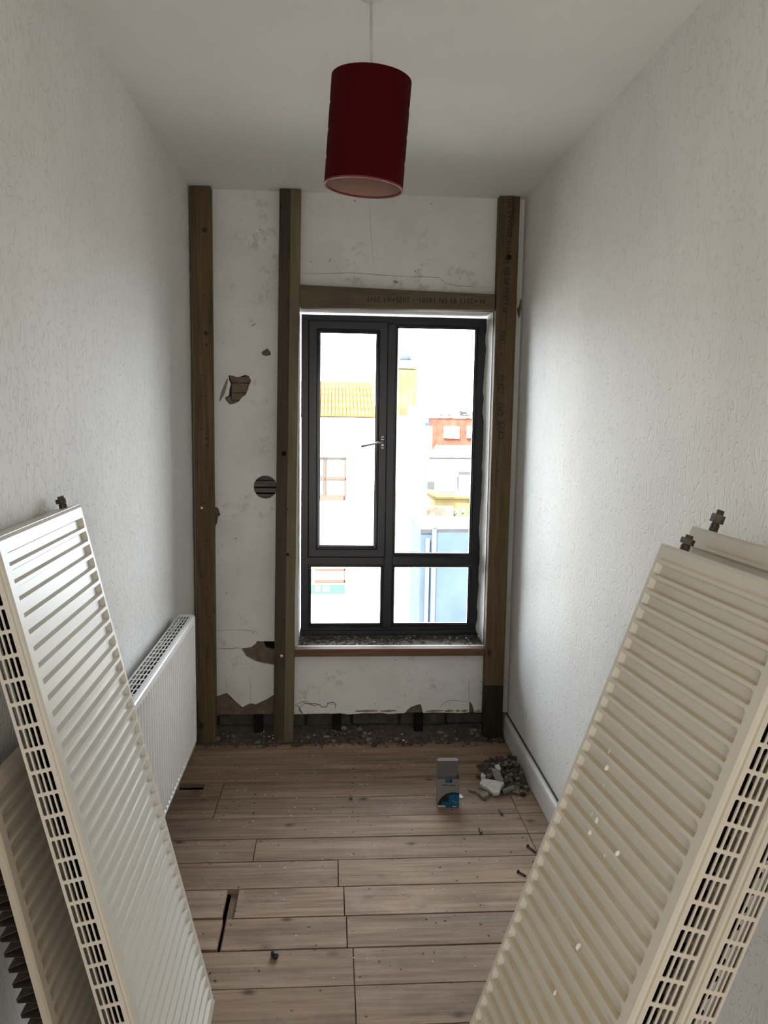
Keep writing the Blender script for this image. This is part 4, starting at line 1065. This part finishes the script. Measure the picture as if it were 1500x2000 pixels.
# fascia sign low on the facade
sx0, sx1, sz0, sz1 = at(600, 1130, Y).x, at(674, 1130, Y).x, at(640, 1160, Y).z, at(640, 1110, Y).z
sg = empty('fascia_sign', ((sx0+sx1)/2, Y-.1, sz0)); o5 = Vector(sg.location)
def sb(name, fx0, fx1, fz0, fz1, y0, mat): return hexo(name, [v-o5 for v in hexv(sx0+(sx1-sx0)*fx0, sx0+(sx1-sx0)*fx1, Y-.04-y0, Y-.005, sz0+(sz1-sz0)*fz0, sz0+(sz1-sz0)*fz1)], mat, sg)
sb('board', 0, 1, 0, 1, .03, emat('sign_grey', (.075, .085, .08), .2, 5)); sb('red_border', .2, 1, .93, 1, .05, E_RED); sb('red_border', .2, 1, .46, .56, .05, E_RED); sb('red_border', .97, 1, .46, 1, .05, E_RED)
sb('green_band', .05, 1, .02, .36, .05, E_GREEN)
for a, b in ((.30, .36), (.40, .52), (.55, .62), (.66, .69), (.74, .84)): sb('lettering', a, b, .62, .86, .06, E_FRAME)
for a, b in ((.22, .34), (.42, .58)): sb('lettering', a, b, .12, .32, .06, E_FRAME)
tag(sg, 'red and green fascia sign low on the white building across the street', 'sign')
tag(wt, 'white rendered building with orange pantile roof seen through the left panes', 'building')
# red brick house with dormers, far right
Y = 62.0
bh_ = empty('brick_house', (at(890, 850, Y).x, Y, GZ))
lb('wall', 846.5, 960, 816.5, 1150, Y, 8, E_BRICKR, bh_, bh_)
lb('coping', 836, 960, 812, 816.5, Y-.2, 8.4, E_FRAME, bh_, bh_)
lb('side_wall', 836, 846.5, 832, 1100, Y+.5, 6, E_CREAM, bh_, bh_)
for a, b in ((867.5, 897), (913, 942)):
    f = lb('dormer_window', a, b, 833, 856, Y-.25, .3, E_FRAME, bh_, bh_); o6 = Vector(bh_.location)
    for i in range(3):
        for j in range(2):
            u0 = a+2+i*(b-a-3)/3; v0 = 835+j*10.5
            lb('pane', u0+.6, u0+(b-a-3)/3-3.4, v0+.6, v0+7.4, Y-.28, .05, E_GLASS, f, bh_)
tag(bh_, 'distant red brick house with two small white windows', 'building')
# grey hipped roof with yellow ridge over a white cottage
Y = 46.0
co = empty('white_cottage', (at(880, 930, Y).x, Y, GZ)); o7 = Vector(co.location)
lb('wall', 820, 960, 893, 1150, Y, 5, E_WHITE, co, co)
def quad3(name, pts, th, mat, parent, base):
    n = len(pts); V = [p-base for p in pts]+[p-base+Vector((0, .05, -th)) for p in pts]
    return mesh(name, V, [tuple(range(n)), tuple(range(n, 2*n))[::-1]]+[((i+1) % n, i, i+n, (i+1) % n+n) for i in range(n)], mat, parent)
quad3('roof', [at(834, 893.5, Y-.1), at(960, 894, Y-.1), at(960, 873, Y+2), at(852, 873, Y+2)], .1, E_SLATE, co, o7)
quad3('ridge_tiles', [at(852, 874, Y+1.9), at(960, 874, Y+1.9), at(960, 869.5, Y+2.1), at(853, 869.5, Y+2.1)], .15, E_YELL, co, o7)
quad3('hip_tiles', [at(833, 894, Y-.2), at(839, 894, Y-.2), at(857, 873, Y+1.95), at(853, 868, Y+2.05)], .15, E_YELL, co, o7)
lb('window', 894, 960, 917, 955, Y-.05, .1, E_FRAME, co, co); lb('window_blind', 896, 960, 921, 928, Y-.1, .1, E_SLATE, co, co); lb('window_jamb', 893, 896, 930, 955, Y-.1, .1, E_SLATE, co, co)
tag(co, 'white cottage with grey slate roof and yellow ridge beyond the terrace', 'building')
Y = 43
o = lb('meter_housing', 834, 848.5, 941, 970, Y, 1, E_SLATE, None, empty('tmp')); bpy.data.objects.remove(bpy.data.objects['tmp'])
tag(o, 'small grey box standing against the white cottage wall', 'box')
Y = 40
ys = empty('yellow_outbuilding', (at(880, 970, Y).x, Y, GZ)); o8 = Vector(ys.location)
lb('wall', 850, 960, 969, 1150, Y, 2, E_YELL, ys, ys)
quad3('roof', [at(849, 969, Y-.2), at(960, 969.5, Y-.2), at(960, 960, Y+1.5), at(853, 958, Y+1.5)], .1, E_SLATE, ys, o8)
quad3('eaves_band', [at(849, 970.5, Y-.3), at(960, 971, Y-.3), at(960, 964.5, Y-.1), at(856, 964, Y-.1)], .1, E_YELL, ys, o8)
quad3('verge', [at(832, 960, Y-.1), at(849, 970.5, Y-.1), at(858, 964, Y+.2), at(848, 957, Y+.6), at(832, 955, Y+.6)], .2, E_YELL, ys, o8)
tag(ys, 'low yellow stone outbuilding in front of the white cottage', 'building')
Y = 36
o = lb('rubble_garden_wall', 818, 882, 990, 1150, Y, .5, E_RUB, None, ys); o.location = ys.location
tag(o, 'rough rubble stone garden wall with mottled stones', 'wall')
for i in range(3):
    r_ = random.Random(i); p = at(888+i*16, 999+r_.uniform(-2, 2), 37)
    bm = bmesh.new(); chunk(bm, (0, 0, 0), .16, .16, .14, r_, 2); q = bmobj('garden_shrub', bm, E_LEAF); q.location = p
    q.scale = (1, 1, 1)
    # stalk down to the garden
    tubeo('stem', [(0, 0, -.1), (0, 0, GZ-p.z)], .04, E_LEAF, q, 5)
    tag(q, ('leftmost', 'middle', 'rightmost')[i]+' of three small green shrubs beside the rubble garden wall', 'shrub', 'shrubs beside the rubble wall')
# blue grey shed
Y = 22
sd = empty('blue_shed', (at(880, 1060, Y).x, Y, GZ)); o9 = Vector(sd.location)
lb('wall', 822, 965, 1034, 1400, Y, 3, E_BLUEW, sd, sd)
quad3('roof', [at(822, 1034, Y-.1), at(965, 1034, Y-.1), at(965, 1009, Y+3.2), at(822, 1008, Y+3.2)], .12, E_SLATE, sd, o9)
dr = lb('door', 846, 955, 1036, 1300, Y-.06, .1, E_BLUEW, sd, sd, .02)
lb('door_rail', 846, 955, 1029, 1031.5, Y-.16, .1, E_BLUEL, sd, sd); lb('door_post', 844.5, 847, 1031, 1300, Y-.12, .1, E_BLUEL, sd, sd); lb('door_post', 832, 834, 1052, 1300, Y-.12, .1, E_BLUEL, sd, sd)
tag(sd, 'blue grey clad shed with wide door seen through the right panes', 'shed')
# tree tops on the skyline
for i, (px, py, s) in enumerate(((858, 811, .35), (880, 811, .3), (914, 809, .75))):
    p = at(px, py, 95); r_ = random.Random(i+40); bm = bmesh.new()
    for k in range(7): chunk(bm, (r_.uniform(-s, s), r_.uniform(-s, s), r_.uniform(-.4, .3)*s), s*.7, s*.7, s*.35, r_, 2)
    q = bmobj('skyline_tree', bm, E_LEAF); q.location = p; tubeo('trunk', [(0, 0, 0), (0, 0, GZ-p.z)], .25, E_RUB, q, 6)
    tag(q, ('leftmost small', 'middle small', 'rightmost, largest')[i]+' hazy tree top on the skyline above the brick house', 'tree', 'skyline trees')
